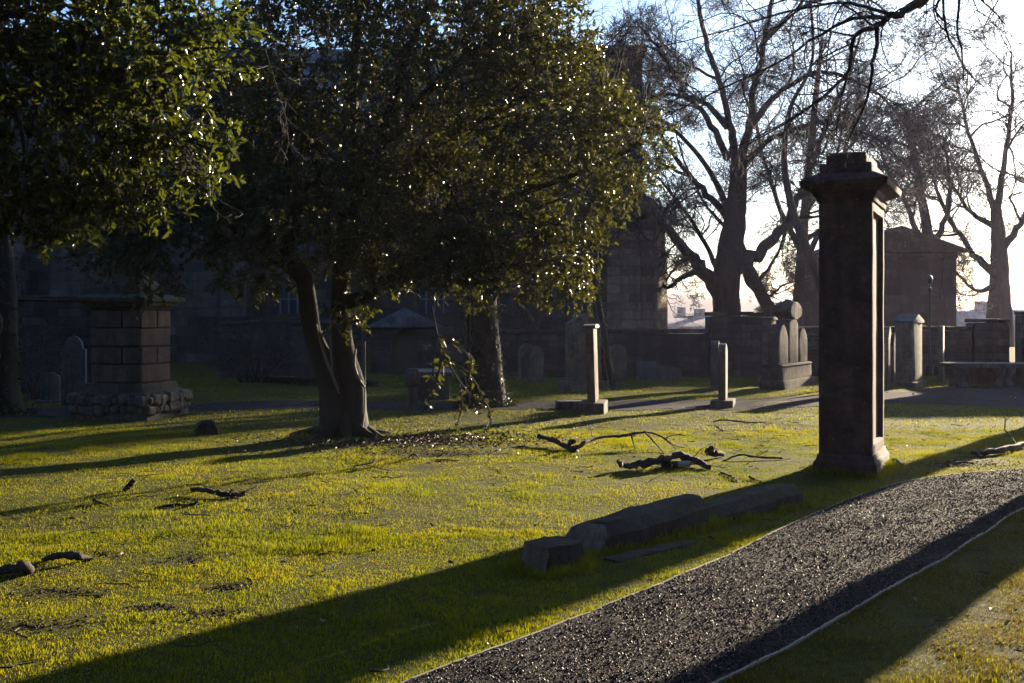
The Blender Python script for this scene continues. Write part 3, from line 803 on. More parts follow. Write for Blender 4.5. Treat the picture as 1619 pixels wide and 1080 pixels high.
# ------------------------------------------------------------------ leafy tree in the middle
def holly_tree():
    rng = np.random.default_rng(3); D = 15.15; base = G(545, 690)
    e = thing('holly_tree', 'broad leafy evergreen with a twin trunk standing in the middle of the lawn', 'tree', base)
    tr = Acc()
    def stem(poly, sides=18, lump=.05):
        pts = [P(x, y, d) for x, y, d, r in poly]; sp = smooth_path(pts, 6)
        rr = np.interp(np.linspace(0, 1, len(sp)), np.linspace(0, 1, len(poly)), [q[3] for q in poly])
        tube(tr, sp, rr, sides, lump, rng); return sp, rr
    stem([(534, 705, D, .36), (533, 690, D, .27), (529, 655, D, .2), (523, 610, D, .16), (508, 562, D, .13), (494, 525, D, .115), (486, 469, D, .115), (479, 435, D, .12), (462, 405, D-.1, .1), (452, 350, D-.3, .08), (455, 250, D-.6, .06), (470, 100, D-.8, .04)])
    stem([(558, 705, D+.05, .36), (558, 690, D+.05, .26), (558, 650, D+.05, .19), (558, 610, D+.05, .165), (546, 560, D, .14), (540, 510, D, .13), (540, 450, D, .125), (548, 380, D, .12), (552, 280, D, .1), (560, 120, D, .07), (570, -50, D, .05)])
    # root flare
    for k in range(9):
        a = k*.7+rng.uniform(-.2, .2); r = rng.uniform(.45, .85)
        p0 = np.array(base)+[.0, 0, .28]; p1 = np.array(base)+[math.cos(a)*.26, math.sin(a)*.2, .1]; p2 = np.array(base)+[math.cos(a)*r, math.sin(a)*r*.8, -.03]
        sp = smooth_path([p0, p1, p2], 5); tube(tr, sp, np.linspace(.14, .035, len(sp)), 8, .08, rng)
    tr.build('trunk', M['bark_holly'], e, True, base)
    # limbs
    la = Acc()
    limbs = [[(482, 445, D, .1), (455, 420, D-.2, .085), (420, 400, D-.3, .07), (385, 365, D-.5, .05), (340, 330, D-.6, .03)],
             [(545, 480, D, .1), (590, 462, D-.2, .09), (650, 425, D-.4, .075), (700, 370, D-.6, .06), (790, 320, D-.8, .045), (900, 280, D-1, .03), (1010, 230, D-1, .015)],
             [(548, 420, D, .09), (600, 330, D+.2, .08), (690, 230, D+.3, .06), (800, 170, D+.3, .045), (930, 100, D+.3, .025)],
             [(550, 330, D, .09), (600, 220, D-.5, .07), (640, 100, D-.7, .05), (700, -60, D-.8, .03)],
             [(543, 470, D, .07), (520, 380, D+.6, .06), (500, 260, D+1., .05), (440, 120, D+1.2, .03)],
             [(600, 450, D-.2, .06), (680, 430, D-.8, .05), (770, 420, D-1.2, .035), (860, 420, D-1.3, .02)],
             [(480, 440, D, .06), (420, 350, D+.5, .05), (380, 220, D+.8, .03)],
             [(552, 300, D, .08), (700, 120, D-.3, .05), (860, 20, D-.3, .03)]]
    gr = Grow(rng, [9, 6, 4], [8, 7, 5, 4], [.2, .25, .3, .3], [.02, .0, -.03, -.05], [.45, .5, .5], [.7, .75, .8], .003)
    for poly in limbs:
        pts = [P(x, y, d) for x, y, d, r in poly]; sp = smooth_path(pts, 5)
        rr = np.interp(np.linspace(0, 1, len(sp)), np.linspace(0, 1, len(poly)), [q[3] for q in poly])
        tube(la, sp, rr, 9, .04, rng)
        gr.spawn(sp, rr, np.linalg.norm(np.diff(sp, axis=0), axis=1).sum(), 0)
    gr.mesh([1, 2, 3], la, [8, 6, 4, 3])
    la.build('limbs', M['bark'], e, True, base)
    # lit climbing stems on the trunk
    va = Acc()
    for poly in ([(500, 512, D-.14, .012), (508, 545, D-.17, .016), (520, 580, D-.2, .022), (532, 610, D-.2, .018), (536, 622, D-.2, .01)],
                 [(562, 552, D-.18, .014), (560, 575, D-.2, .018), (566, 596, D-.2, .02), (576, 612, D-.16, .016)],
                 [(577, 540, D-.12, .008), (577, 600, D-.12, .009), (576, 650, D-.15, .009), (572, 680, D-.2, .012)],
                 [(522, 530, D-.15, .008), (524, 570, D-.18, .01), (527, 600, D-.2, .012)]):
        sp = smooth_path([P(x, y, d) for x, y, d, r in poly], 5)
        tube(va, sp, np.interp(np.linspace(0, 1, len(sp)), np.linspace(0, 1, len(poly)), [q[3] for q in poly]), 7, .1, rng)
    va.build('climbing_stems', M['vine'], e, True, base)
    # crown
    px = D/F
    blobs = [(640, 130, 330, 250, 0, 2.6), (620, -130, 330, 230, 0, 2.6), (848, 240, 165, 175, -.4, 1.7), (975, 245, 82, 105, -.2, 1.), (840, 385, 120, 85, -.9, 1.),
             (520, 320, 200, 130, -.5, 1.9), (420, 425, 75, 55, -.2, .7), (740, 380, 120, 70, -1., 1.1), (650, 420, 120, 50, -.4, 1.), (600, 330, 240, 110, .6, 1.8), (825, 60, 110, 110, 0, 1.4), (300, 330, 150, 110, -.4, 1.4), (245, 425, 75, 62, -.6, .8), (200, 390, 90, 60, -.5, .8), (330, 180, 190, 170, .2, 1.8), (380, 400, 120, 60, .3, 1.), (700, 410, 160, 60, -.9, 1.), (850, 440, 90, 50, -.9, .7),
             (550, 505, 40, 38, -.2, .3), (925, 455, 40, 40, -.8, .4), (770, 460, 45, 40, -1.1, .4)]
    wts = np.array([(b[2]*b[3]*b[5])**.78 for b in blobs]); wts /= wts.sum()
    N = 14000
    bi = rng.choice(len(blobs), N, p=wts); B = np.array(blobs)[bi]
    v = rng.normal(0, 1, (N, 3)); v /= np.linalg.norm(v, axis=1)[:, None]
    rr = rng.uniform(0, 1, N)**.42; q = v*rr[:, None]
    cen = np.stack([(B[:, 0]+q[:, 0]*B[:, 2]-CX)*px, D+B[:, 4]+q[:, 1]*B[:, 5], CH-(B[:, 1]-q[:, 2]*B[:, 3]-HY)*px], -1)
    nz = np.array([noise.noise(Vector(c)*1.5)+.6*noise.noise(Vector(c)*3.4) for c in cen])
    k = nz > -.2; cen, v = cen[k], v[k]
    lf, tw = Acc(), Acc()
    leafy(lf, tw, rng, cen, v*.8, 18, .34, .057)
    # the spray hanging in front
    d0 = 13.6
    spr = [[(672, 430), (682, 480), (692, 530), (705, 565), (725, 600), (748, 630), (762, 655)], [(692, 530), (720, 545), (738, 560), (745, 575)], [(700, 560), (690, 600), (675, 635), (668, 650)], [(725, 600), (730, 640), (722, 672)], [(748, 630), (770, 640), (775, 670), (765, 685)], [(705, 565), (735, 585), (755, 610), (765, 640)], [(690, 540), (684, 580), (690, 610)]]
    pts = []
    for s in spr:
        sp = smooth_path([P(x, y, d0+(x-700)*.002) for x, y in s], 4); tube(tw, sp, np.linspace(.014, .005, len(sp)), 5)
        ww = sp[(4 if s is spr[0] else 1):]
        if s is spr[0]: ww = sp[10:]
        pts.append(ww)
    pts = np.concatenate(pts); kk = rng.uniform(0, 1, len(pts)) < .62; pts = pts[kk]+rng.normal(0, .025, (kk.sum(), 3))
    leafy(lf, tw, rng, pts, rng.normal(0, .5, pts.shape), 3, .12, .078, True, .4)
    c = lf.build('crown', M['holly'], e, False, base)
    tw.build('twigs', M['twig'], c, False, base)
holly_tree()

# ------------------------------------------------------------------ nearer leafy tree reaching in from the left
def near_holly():
    rng = np.random.default_rng(5); base = Vector((-5.6, 8.9, H(-5.6, 8.9)))
    e = thing('holly_tree', 'nearer glossy leafed evergreen reaching in over the upper left corner', 'tree', base)
    tr = Acc()
    pts = smooth_path([base+Vector((0, 0, -.1)), base+Vector((.05, 0, 1)), base+Vector((.1, .1, 2.4)), base+Vector((.3, 0, 4)), base+Vector((.3, .1, 6))], 5)
    tube(tr, pts, np.linspace(.24, .06, len(pts)), 14, .05, rng); tr.build('trunk', M['bark_holly'], e, True, base)
    la = Acc()
    D = 8.3
    limbs = [[(-330, 60, 8.8, .07), (-150, 40, 8.6, .05), (0, 20, 8.5, .035), (110, 45, 8.3, .026), (180, 70, 8.1, .02), (260, 85, 7.9, .014), (340, 75, 7.8, .008), (420, 80, 7.8, .005)],
             [(-330, 200, 8.8, .06), (-120, 120, 8.6, .04), (20, 140, 8.6, .03), (120, 160, 8.4, .022), (230, 200, 8.2, .014), (350, 240, 8., .007)],
             [(-330, 330, 8.8, .05), (-160, 300, 8.8, .04), (-20, 290, 8.6, .026), (60, 310, 8.4, .018), (110, 345, 8.4, .008)],
             [(110, 45, 8.3, .014), (130, 100, 8.2, .013), (145, 170, 8.1, .011), (160, 230, 8.1, .008), (172, 285, 8.1, .005)],
             [(0, 130, 8.4, .016), (30, 190, 8.3, .014), (40, 260, 8.3, .01), (48, 330, 8.3, .006)],
             [(180, 70, 8.1, .01), (240, 160, 8., .008), (310, 260, 7.9, .005)],
             [(-330, -60, 8.8, .07), (-100, -100, 8.6, .05), (120, -90, 8.4, .03), (300, -60, 8.2, .016)]]
    gr = Grow(rng, [10, 6, 3], [8, 6, 5, 4], [.2, .22, .3, .3], [.0, -.04, -.05, -.05], [.3, .45, .5], [.7, .7, .7], .0022)
    for poly in limbs:
        sp = smooth_path([P(*q[:3]) for q in poly], 5)
        rr = np.interp(np.linspace(0, 1, len(sp)), np.linspace(0, 1, len(poly)), [q[3] for q in poly])
        tube(la, sp, rr, 8, .05, rng)
        gr.spawn(sp, rr, np.linalg.norm(np.diff(sp, axis=0), axis=1).sum(), 0)
    gr.mesh([1, 2, 3], la, [8, 6, 4, 3])
    la.build('limbs', M['bark'], e, True, base)
    px = D/F
    blobs = [(60, 60, 250, 130, 0, 1.2), (60, 320, 140, 70, 0, .6), (370, 90, 80, 60, -.4, .4), (400, 75, 50, 40, -.4, .3), (330, 285, 60, 45, -.2, .3), (180, 330, 100, 50, 0, .5), (240, 90, 170, 110, -.3, .7), (330, 110, 110, 90, -.4, .5), (60, 230, 190, 120, .1, .9), (230, 240, 150, 100, -.1, .7), (330, 230, 70, 70, -.1, .4), (40, 340, 80, 55, 0, .5), (250, 310, 60, 40, 0, .3),
             (-200, 150, 200, 260, 0, 1.4), (-300, -150, 400, 200, 0, 1.8), (160, -120, 250, 120, 0, 1.2)]
    wts = np.array([b[2]*b[3]*b[5]**.8 for b in blobs]); wts /= wts.sum()
    N = 4900
    bi = rng.choice(len(blobs), N, p=wts); B = np.array(blobs)[bi]
    v = rng.normal(0, 1, (N, 3)); v /= np.linalg.norm(v, axis=1)[:, None]
    q = v*(rng.uniform(0, 1, N)**.45)[:, None]
    cen = np.stack([(B[:, 0]+q[:, 0]*B[:, 2]-CX)*px, D+B[:, 4]+q[:, 1]*B[:, 5], CH-(B[:, 1]-q[:, 2]*B[:, 3]-HY)*px], -1)
    nz = np.array([noise.noise(Vector(c)*2.2+Vector((5, 1, 2)))+.6*noise.noise(Vector(c)*5) for c in cen])
    k = nz > -.22; cen, v = cen[k], v[k]
    lf, tw = Acc(), Acc()
    leafy(lf, tw, rng, cen, v*.7+np.array([.3, 0, 0]), 13, .24, .066, True, .25)
    c = lf.build('crown', M['holly_near'], e, False, base)
    tw.build('twigs', M['twig'], c, False, base)
near_holly()

# ------------------------------------------------------------------ bare winter trees
def bare_tree(label, base, limbs, seed, nch=(12, 10, 10, 5), ratio=(.52, .56, .56, .55), rmin=.0045, sides=(10, 8, 5, 3, 3), cat='tree', group='bare winter trees', up=.025, name='bare_tree', trunk_n=1, mult=1., barkm='bark_bare', wander=.24, thin=.62, rk=1.):
    """limbs: hand placed polylines of (px, py, distance, radius), the first trunk_n of them the trunk"""
    rng = np.random.default_rng(seed)
    e = thing(name, label, cat, base, 0, group)
    tr, la, tw = Acc(), Acc(), Acc()
    gr = Grow(rng, list(nch), [8, 10, 8, 6, 4], [.15, wander, wander*1.25, .34, .36], [.0, up, up*.8, .01, .0], list(ratio), [.85, .85, .9, .9], rmin)
    for k, poly in enumerate(limbs):
        sp = smooth_path([P(*q[:3]) for q in poly], 6)
        rr = rk*np.interp(np.linspace(0, 1, len(sp)), np.linspace(0, 1, len(poly)), [q[3] for q in poly])
        if k >= trunk_n: rr = rr*np.interp(np.linspace(0, 1, len(rr)), [0, .3, 1], [.85, thin, thin])
        sp[3:] += rng.normal(0, .03 if k < trunk_n else .3, sp[3:].shape)*rr[3:, None]
        L = np.linalg.norm(np.diff(sp, axis=0), axis=1).sum()
        if k < trunk_n: tube(tr, sp, rr, 18, .04, rng)
        else: tube(la, sp, rr, 10, .04, rng)
        gr.spawn(sp, rr, min(L, 9.), 0, .72 if k < trunk_n else .2, mult*(.5 if k < trunk_n else .95))
    gr.mesh([1, 2], la, sides); gr.mesh(range(3, len(nch)+1), tw, sides)
    tr.build('trunk', M[barkm], e, True, base)
    l = la.build('limbs', M[barkm], e, True, base)
    tw.build('twigs', M['twig'], l, True, base)
    return e

D = 40.
def GB(x, d): X = (x-CX)/F*d; return Vector((X, d, H(X, d)))
main_limbs = [
    [(1152, 574, D, .55), (1150, 556, D, .5), (1149, 530, D, .43), (1148, 510, D, .36), (1148, 460, D, .34), (1150, 420, D, .34), (1160, 360, D, .29), (1166, 300, D, .23), (1168, 250, D, .19)],
    [(1140, 465, D, .28), (1105, 420, D-.5, .22), (1078, 388, D-1, .2), (1045, 350, D-1.4, .16), (1010, 338, D-1.8, .12), (960, 350, D-2.2, .07), (920, 330, D-2.5, .03)],
    [(1155, 430, D, .28), (1195, 402, D+1, .22), (1235, 365, D+2, .2), (1258, 320, D+2.6, .17), (1285, 260, D+3, .14), (1310, 190, D+3, .1), (1345, 110, D+3, .07), (1370, 20, D+3, .04)],
    [(1166, 290, D, .17), (1158, 220, D+.3, .15), (1140, 140, D+.6, .13), (1115, 60, D+.8, .1), (1095, -60, D+1, .08), (1080, -200, D+1.2, .04)],
    [(1166, 300, D, .18), (1180, 210, D-.3, .15), (1198, 120, D-.5, .13), (1215, 30, D-.7, .1), (1240, -100, D-.9, .08), (1260, -240, D-1, .04)],
    [(1150, 250, D, .12), (1120, 190, D-1, .11), (1085, 150, D-1.6, .09), (1050, 90, D-2.2, .07), (1010, 40, D-2.6, .04)],
    [(1160, 350, D, .14), (1110, 300, D+1, .12), (1070, 250, D+1.6, .09), (1030, 190, D+2, .07), (1000, 120, D+2.2, .04)],
    [(1110, 425, D-.5, .12), (1075, 440, D-.8, .09), (1055, 455, D-1, .07), (1030, 420, D-1, .05), (1010, 390, D-1, .03)],
    [(1185, 200, D-.3, .12), (1240, 140, D, .1), (1310, 115, D+.3, .08), (1390, 150, D+.5, .05), (1440, 210, D+.6, .03)],
    [(1167, 270, D, .13), (1220, 220, D-1, .1), (1300, 195, D-1.6, .08), (1380, 215, D-2, .05), (1430, 260, D-2.2, .03)],
    [(1150, 200, D+.3, .12), (1110, 160, D+1.5, .1), (1050, 150, D+2, .07), (990, 170, D+2, .04)],
    [(1210, 60, D-.6, .1), (1270, 10, D, .08), (1350, -10, D+.4, .05), (1420, 30, D+.6, .03)],
    [(1235, 365, D+2, .1), (1270, 340, D+3.4, .08), (1330, 270, D+4.5, .07), (1400, 260, D+5, .05), (1460, 240, D+5.5, .03)],
    [(1150, 450, D, .12), (1120, 395, D+1.2, .1), (1080, 330, D+2, .07), (1040, 280, D+2.4, .04)],
    [(1165, 400, D, .12), (1185, 450, D-.6, .1), (1210, 470, D-1, .06), (1240, 450, D-1.2, .04), (1280, 440, D-1.2, .02)]]
bare_tree('big bare tree with a thick trunk and spreading limbs rising behind the far wall', GB(1150, D), main_limbs, 21, (13, 11, 9, 3), ratio=(.52, .58, .62, .7), rk=1.38, rmin=.006)
bare_tree('leaning bare trunk rising behind the pale lobed family headstone', GB(1236, 43), [
    [(1240, 570, 43, .34), (1226, 510, 43, .26), (1195, 450, 43, .24), (1172, 400, 43, .22), (1150, 330, 43.4, .15), (1115, 260, 43.8, .1), (1060, 200, 44, .07), (1010, 170, 44.2, .04)],
    [(1195, 450, 43, .12), (1230, 400, 43, .08), (1245, 340, 43, .05), (1250, 290, 43, .03)],
    [(1160, 370, 43.2, .12), (1120, 330, 43, .09), (1080, 250, 43, .06), (1060, 170, 43, .03)]], 22, (12, 9, 8, 4), (.36, .5, .5, .5), rk=.95)
bare_tree('thin bare tree leaning left out from behind the tall pillar', GB(1318, 35), [
    [(1322, 590, 35, .26), (1310, 500, 35, .18), (1295, 440, 35, .16), (1268, 375, 35, .14), (1250, 320, 35, .11), (1240, 250, 35, .09), (1250, 170, 35, .07), (1285, 90, 35, .045), (1275, -60, 35, .04)],
    [(1280, 400, 35, .12), (1305, 340, 35, .1), (1320, 260, 35, .08), (1340, 160, 35, .05)]], 23, (12, 9, 8, 4), (.4, .5, .5, .5))
D2 = 60.
bare_tree('bare tree with an upright trunk beyond the wall at the right edge', GB(1582, D2), [
    [(1580, 555, D2, .55), (1580, 480, D2, .4), (1580, 400, D2, .3), (1575, 330, D2, .2)],
    [(1578, 350, D2, .18), (1560, 290, D2, .15), (1535, 220, D2, .11), (1520, 160, D2, .08), (1510, 120, D2, .05)],
    [(1575, 340, D2, .18), (1590, 250, D2, .15), (1600, 160, D2, .11), (1598, 90, D2, .06)],
    [(1580, 440, D2, .22), (1540, 400, D2-1, .17), (1500, 340, D2-1.5, .13), (1475, 280, D2-2, .09), (1460, 220, D2-2, .04)],
    [(1580, 400, D2, .2), (1620, 340, D2-1, .16), (1660, 250, D2-1, .1), (1690, 150, D2, .05)],
    [(1575, 450, D2, .16), (1545, 460, D2-1, .1), (1520, 440, D2-1.4, .07), (1500, 410, D2-1.5, .04)],
    [(1575, 360, D2, .16), (1530, 330, D2+1.5, .12), (1490, 260, D2+2, .07), (1470, 200, D2+2, .04)]], 24, (14, 10, 7, 3), (.6, .6, .62, .65), .0072, rk=1.43)
D3 = 55.
bare_tree('pale distant bare tree between the pillar and the right hand tree', GB(1480, D3), [
    [(1478, 570, D3, .5), (1474, 470, D3, .32), (1468, 380, D3, .26), (1455, 300, D3, .19), (1440, 220, D3, .15), (1430, 170, D3, .07)],
    [(1472, 430, D3, .25), (1440, 340, D3, .2), (1405, 270, D3, .14), (1380, 210, D3, .07)],
    [(1470, 400, D3, .25), (1500, 330, D3, .18), (1500, 270, D3, .12), (1490, 210, D3, .06)],
    [(1474, 470, D3, .2), (1430, 420, D3+2, .15), (1390, 380, D3+2, .09), (1360, 330, D3+2, .05)]], 25, (13, 9, 6, 3), (.6, .62, .62, .62), .0072)
bare_tree('distant bare tree filling the sky behind the big bare tree', GB(1230, 60), [
    [(1262, 560, 60, .5), (1265, 450, 60, .3), (1272, 350, 60, .25), (1280, 260, 60, .2), (1290, 150, 60, .16), (1300, 60, 60, .08)],
    [(1268, 400, 60, .24), (1230, 320, 60, .2), (1200, 220, 60, .14), (1190, 120, 60, .07)],
    [(1275, 330, 60, .24), (1320, 260, 60, .18), (1370, 200, 60, .12), (1410, 140, 60, .06)],
    [(1272, 380, 60, .2), (1320, 350, 61, .15), (1370, 310, 61, .09)]], 26, (13, 9, 6, 3), (.6, .62, .62, .62), .0072)

# overhanging branch: its tree stands just outside the right edge
O = 11.
tb = Vector((6.44, 12.1, H(6.44, 12.1)))
over = [
    [(1772, 745, 12.1, .46), (1772, 700, 12.1, .37), (1772, 500, 12.1, .35), (1770, 300, 12.1, .32), (1770, 60, 12.1, .25), (1780, -200, 12.1, .23), (1800, -500, 12.1, .2), (1810, -800, 12.1, .12)],
    [(1778, -150, 12.1, .16), (1700, -140, 11.8, .12), (1600, -90, 11.5, .09), (1520, -40, 11.2, .07), (1470, -8, 11, .055), (1440, 12, 10.9, .05)],
    [(1440, 12, 10.9, .045), (1405, 28, 10.8, .04), (1388, 40, 10.8, .03), (1350, 58, 10.7, .024), (1342, 110, 10.7, .02), (1305, 150, 10.6, .016), (1250, 190, 10.5, .01), (1180, 230, 10.4, .006)],
    [(1388, 35, 10.8, .026), (1382, 90, 10.8, .02), (1372, 150, 10.9, .016), (1352, 200, 11, .011), (1330, 245, 11, .006)],
    [(1405, 28, 10.8, .025), (1350, 30, 10.6, .02), (1290, 60, 10.4, .015), (1220, 105, 10.2, .011), (1140, 140, 10, .008), (1050, 185, 10, .004)],
    [(1342, 110, 10.7, .014), (1328, 170, 10.8, .011), (1322, 215, 10.9, .007)],
    [(1400, 20, 10.8, .022), (1330, 5, 10.6, .016), (1240, 20, 10.4, .012), (1140, 50, 10.2, .008), (1040, 75, 10, .004)],
    [(1520, -40, 11.2, .03), (1480, 10, 11.4, .014), (1500, 38, 11.4, .008), (1555, 52, 11.4, .004)],
    [(1700, -140, 11.8, .05), (1560, -120, 11, .03), (1420, -60, 10.5, .02), (1300, -20, 10.2, .012), (1180, 20, 10, .006)],
    [(1305, 150, 10.6, .012), (1270, 175, 10.8, .01), (1200, 215, 10.9, .006), (1120, 250, 11, .004)]]
bare_tree('bare tree whose knotted dark branch hangs in from the top right above the pillar', tb, over, 27, (13, 6, 3), (.42, .5, .5), .0022, (10, 5, 4, 3), up=-.05, mult=1., barkm='bark', wander=.14, thin=.85)

bare_tree('bare tree standing outside the right edge beyond the gravel path', Vector((9.47, 18.8, H(9.47, 18.8))), [
    [(1716, 680, 18.8, .4), (1716, 650, 18.8, .26), (1715, 500, 18.8, .24), (1716, 350, 18.8, .23), (1718, 150, 18.8, .21), (1725, -50, 18.8, .2), (1735, -250, 18.8, .12), (1740, -420, 18.8, .05)],
    [(1720, 100, 18.8, .14), (1790, -20, 18.6, .1), (1850, -150, 18.4, .06), (1880, -280, 18.4, .03)],
    [(1722, 20, 18.8, .14), (1700, -120, 19.2, .1), (1660, -260, 19.6, .06), (1640, -380, 19.8, .03)],
    [(1725, -60, 18.8, .12), (1780, -200, 19.3, .08), (1820, -320, 19.8, .04)]], 28, (7, 6, 6, 3), (.4, .5, .5, .5), mult=.8)

# dark trunks on the left and behind
def ivy_trunk(label, base, poly, seed, ivy=0, moss=False):
    rng = np.random.default_rng(seed)
    e = thing('tree', label, 'tree', base, 0, 'trees behind the lawn')
    tr = Acc(); sp = smooth_path([P(*q[:3]) for q in poly], 6)
    rr = np.interp(np.linspace(0, 1, len(sp)), np.linspace(0, 1, len(poly)), [q[3] for q in poly])
    tube(tr, sp, rr, 18, .06, rng); tr.build('trunk', M['bark'], e, True, base)
    gr = Grow(rng, [9, 7, 6, 3], [8, 8, 6, 5, 4], [.15, .18, .2, .25, .3], [0, .04, .03, .02, 0], [.42, .5, .5, .5], [.8, .8, .8, .8], .004)
    gr.spawn(sp, rr, 7, 0, .55); la = Acc(); gr.mesh([1, 2, 3, 4], la, (10, 8, 5, 3, 3)); la.build('limbs', M['bark_bare'], e, True, base)
    if ivy:
        k = rng.integers(0, int(len(sp)*.7), ivy); a = rng.uniform(0, 2*PI, ivy)
        o = np.stack([np.cos(a), np.sin(a), 0*a], -1); pos = sp[k]+o*(rr[k]*rng.uniform(.95, 1.2, ivy))[:, None]; pos[:, 2] += rng.uniform(-.3, .3, ivy)
        pos[:, 2] = np.maximum(pos[:, 2], base.z+.05)
        lf = Acc(); leafy(lf, None, rng, pos, o, 5, .12, .05, False, .6); lf.build('ivy', M['ivy'], e, False, base)
        va = Acc()
        for s in range(2):
            a0 = rng.uniform(-2.6, -.3); vp = []
            for j in range(0, int(len(sp)*.6)):
                an = a0+rng.normal(0, .1); vp.append(sp[j]+np.array([math.cos(an), math.sin(an), 0])*rr[j]*1.08)
            tube(va, np.array(vp), np.linspace(.022, .01, len(vp)), 5)
        va.build('climbing_stems', M['vine'], e, True, base)
    return e
d = 20.4
ivy_trunk('thick mossy ivy clad trunk behind the hanging leafy spray', GB(765, d), [(765, 655, d, .52), (765, 636, d, .4), (764, 590, d, .32), (762, 530, d, .3), (760, 450, d, .29), (765, 330, d, .26), (775, 200, d, .24), (780, 50, d, .16), (790, -100, d, .08)], 31, 900)
d = 24.8
ivy_trunk('slender dark trunk right behind the leaning thin headstone', GB(962, d), [(966, 625, d, .22), (964, 612, d, .17), (958, 570, d, .13), (950, 520, d, .12), (942, 470, d, .11), (940, 380, d, .1), (950, 250, d, .08), (965, 120, d, .05)], 32, 250)
d = 18.4
ivy_trunk('dark trunk cut by the left edge of the picture', GB(2, d), [(6, 670, d, .42), (4, 655, d, .32), (2, 600, d, .25), (5, 520, d, .21), (2, 420, d, .2), (-10, 300, d, .17), (-20, 100, d, .12), (-30, -100, d, .07)], 33, 350)

# twiggy shrubs
def shrub(label, x, d, h, wd, seed, n=26, name='shrub'):
    rng = np.random.default_rng(seed); b = GB(x, d); e = thing(name, label, 'shrub', b, 0, 'bare shrubs in the shade')
    a = Acc(); gr = Grow(rng, [6, 5, 3], [7, 6, 5, 4], [.12, .2, .25, .3], [.05, .03, .02, 0], [.5, .5, .5], [.6, .7, .7], .0035)
    for k in range(n):
        an = rng.uniform(0, 2*PI); s = rng.uniform(.1, 1)*wd
        gr.branch(np.array(b)+[math.cos(an)*wd*.2, math.sin(an)*wd*.2, 0], unit(np.array([math.cos(an)*s, math.sin(an)*s, h])), h*rng.uniform(.7, 1.1), .02, 0)
    gr.mesh([0, 1], a, (6, 5, 3, 3)); a.build('stems', M['bark_bare'], e, True, b)
    t = Acc(); gr.mesh([2, 3], t, (6, 5, 3, 3)); t.build('twigs', M['twig'], e, True, b)
shrub('tangled bare shrub between the blocky monument and the twin trunked tree', 400, 27, 1.6, 1.3, 41)
shrub('low twiggy shrub at the foot of the dark wall left of the blocky monument', 60, 22, 1.2, .8, 42, 16)
shrub('thin bare shrub against the church wall right of the ivy clad trunk', 820, 34, 2.4, .9, 43, 16)

# ------------------------------------------------------------------ block monument on the left
def block_monument():
    b = G(182, 664); b = Vector((b.x, b.y+.75, H(b.x, b.y)))
    t = thing('monument', 'square monument of pink sandstone blocks on a rough rubble base under the leaves', 'monument', b, math.radians(-13)); t.scale = (.9, .9, 1)
    rg = random.Random(4)
    bm = bmesh.new(); box(bm, (0, 0, .1), (1.46, 1.46, .3)); bobj('foundation', bm, M['rubble'], t, .03, .05, 4, 2, 1)
    bm = bmesh.new()
    for side in range(4):
        for k in range(9):
            for r in range(2):
                s = rg.uniform(.12, .2); p = -.72+1.44*(k+.5)/9
                q = Vector((p, -.73, .16+.15*r+rg.uniform(-.02, .02))); q.rotate(Matrix.Rotation(side*PI/2, 3, 'Z'))
                box(bm, q, (s, s, s*.85), Matrix.Rotation(rg.uniform(-.4, .4), 3, Vector((rg.random(), rg.random(), rg.random()+.1)).normalized()))
    bobj('rubble_course', bm, M['rubble'], t, .03, .02, 1, 1, 2)
    bm = bmesh.new(); stack(bm, [(.25, 1.5, 1.5), (.4, 1.48, 1.48), (.44, 1.2, 1.2), (.56, 1.12, 1.12)])
    bobj('plinth', bm, M['monument_dark'], t, .02, .015, 3, 2, 3)
    bm = bmesh.new(); stack(bm, [(.56, .88, .88), (1.72, .86, .86)]); bobj('core', bm, M['monument_dark'], t)
    bm = bmesh.new(); zz = [.565, .86, 1.135, 1.43, 1.715]
    for c in range(4):
        z0, z1 = zz[c]+.008, zz[c+1]-.012; h = z1-z0; W = .97
        for side in range(4):
            R = Matrix.Rotation(side*PI/2, 3, 'Z')
            cuts = [(-W/2, W/2)] if c % 2 == 0 else [(-W/2, .02), (.045, W/2)]
            if side % 2 == 0: cuts = [(-W/2, .1), (.125, W/2)] if c % 2 else [(-W/2, W/2)]
            for a, e in cuts:
                th = .09+rg.uniform(0, .012)
                box(bm, R @ Vector(((a+e)/2, -W/2+.04-(th-.09)/2, (z0+z1)/2)), ((e-a)-.006, th, h) if side % 2 == 0 else (th, (e-a)-.006, h) if False else ((e-a)-.006, th, h), R)
    bobj('blocks', bm, M['monument'], t, .018, .012, 2, 2, 5)
    bm = bmesh.new(); stack(bm, [(1.72, 1., 1.), (1.76, 1.04, 1.04), (1.78, 1.2, 1.2), (1.83, 1.22, 1.22), (1.84, 1.36, 1.36), (1.9, 1.38, 1.38), (1.96, 1.1, 1.1)])
    bobj('cornice', bm, M['monument_dark'], t, .01, .012, 3, 2, 6)
    bm = bmesh.new(); stack(bm, [(1.93, .8, .8), (2.1, .78, .78), (2.18, .6, .6), (2.3, .58, .58)])
    bobj('pedestal', bm, M['monument_dark'], t, .012, .01, 2, 2, 7)
    bm = bmesh.new(); stack(bm, [(2.301, .44, .44), (4.2, .26, .26), (4.45, .02, .02)])
    bobj('obelisk', bm, M['monument_dark'], t, .01, .008, 2, 2, 8)
block_monument()

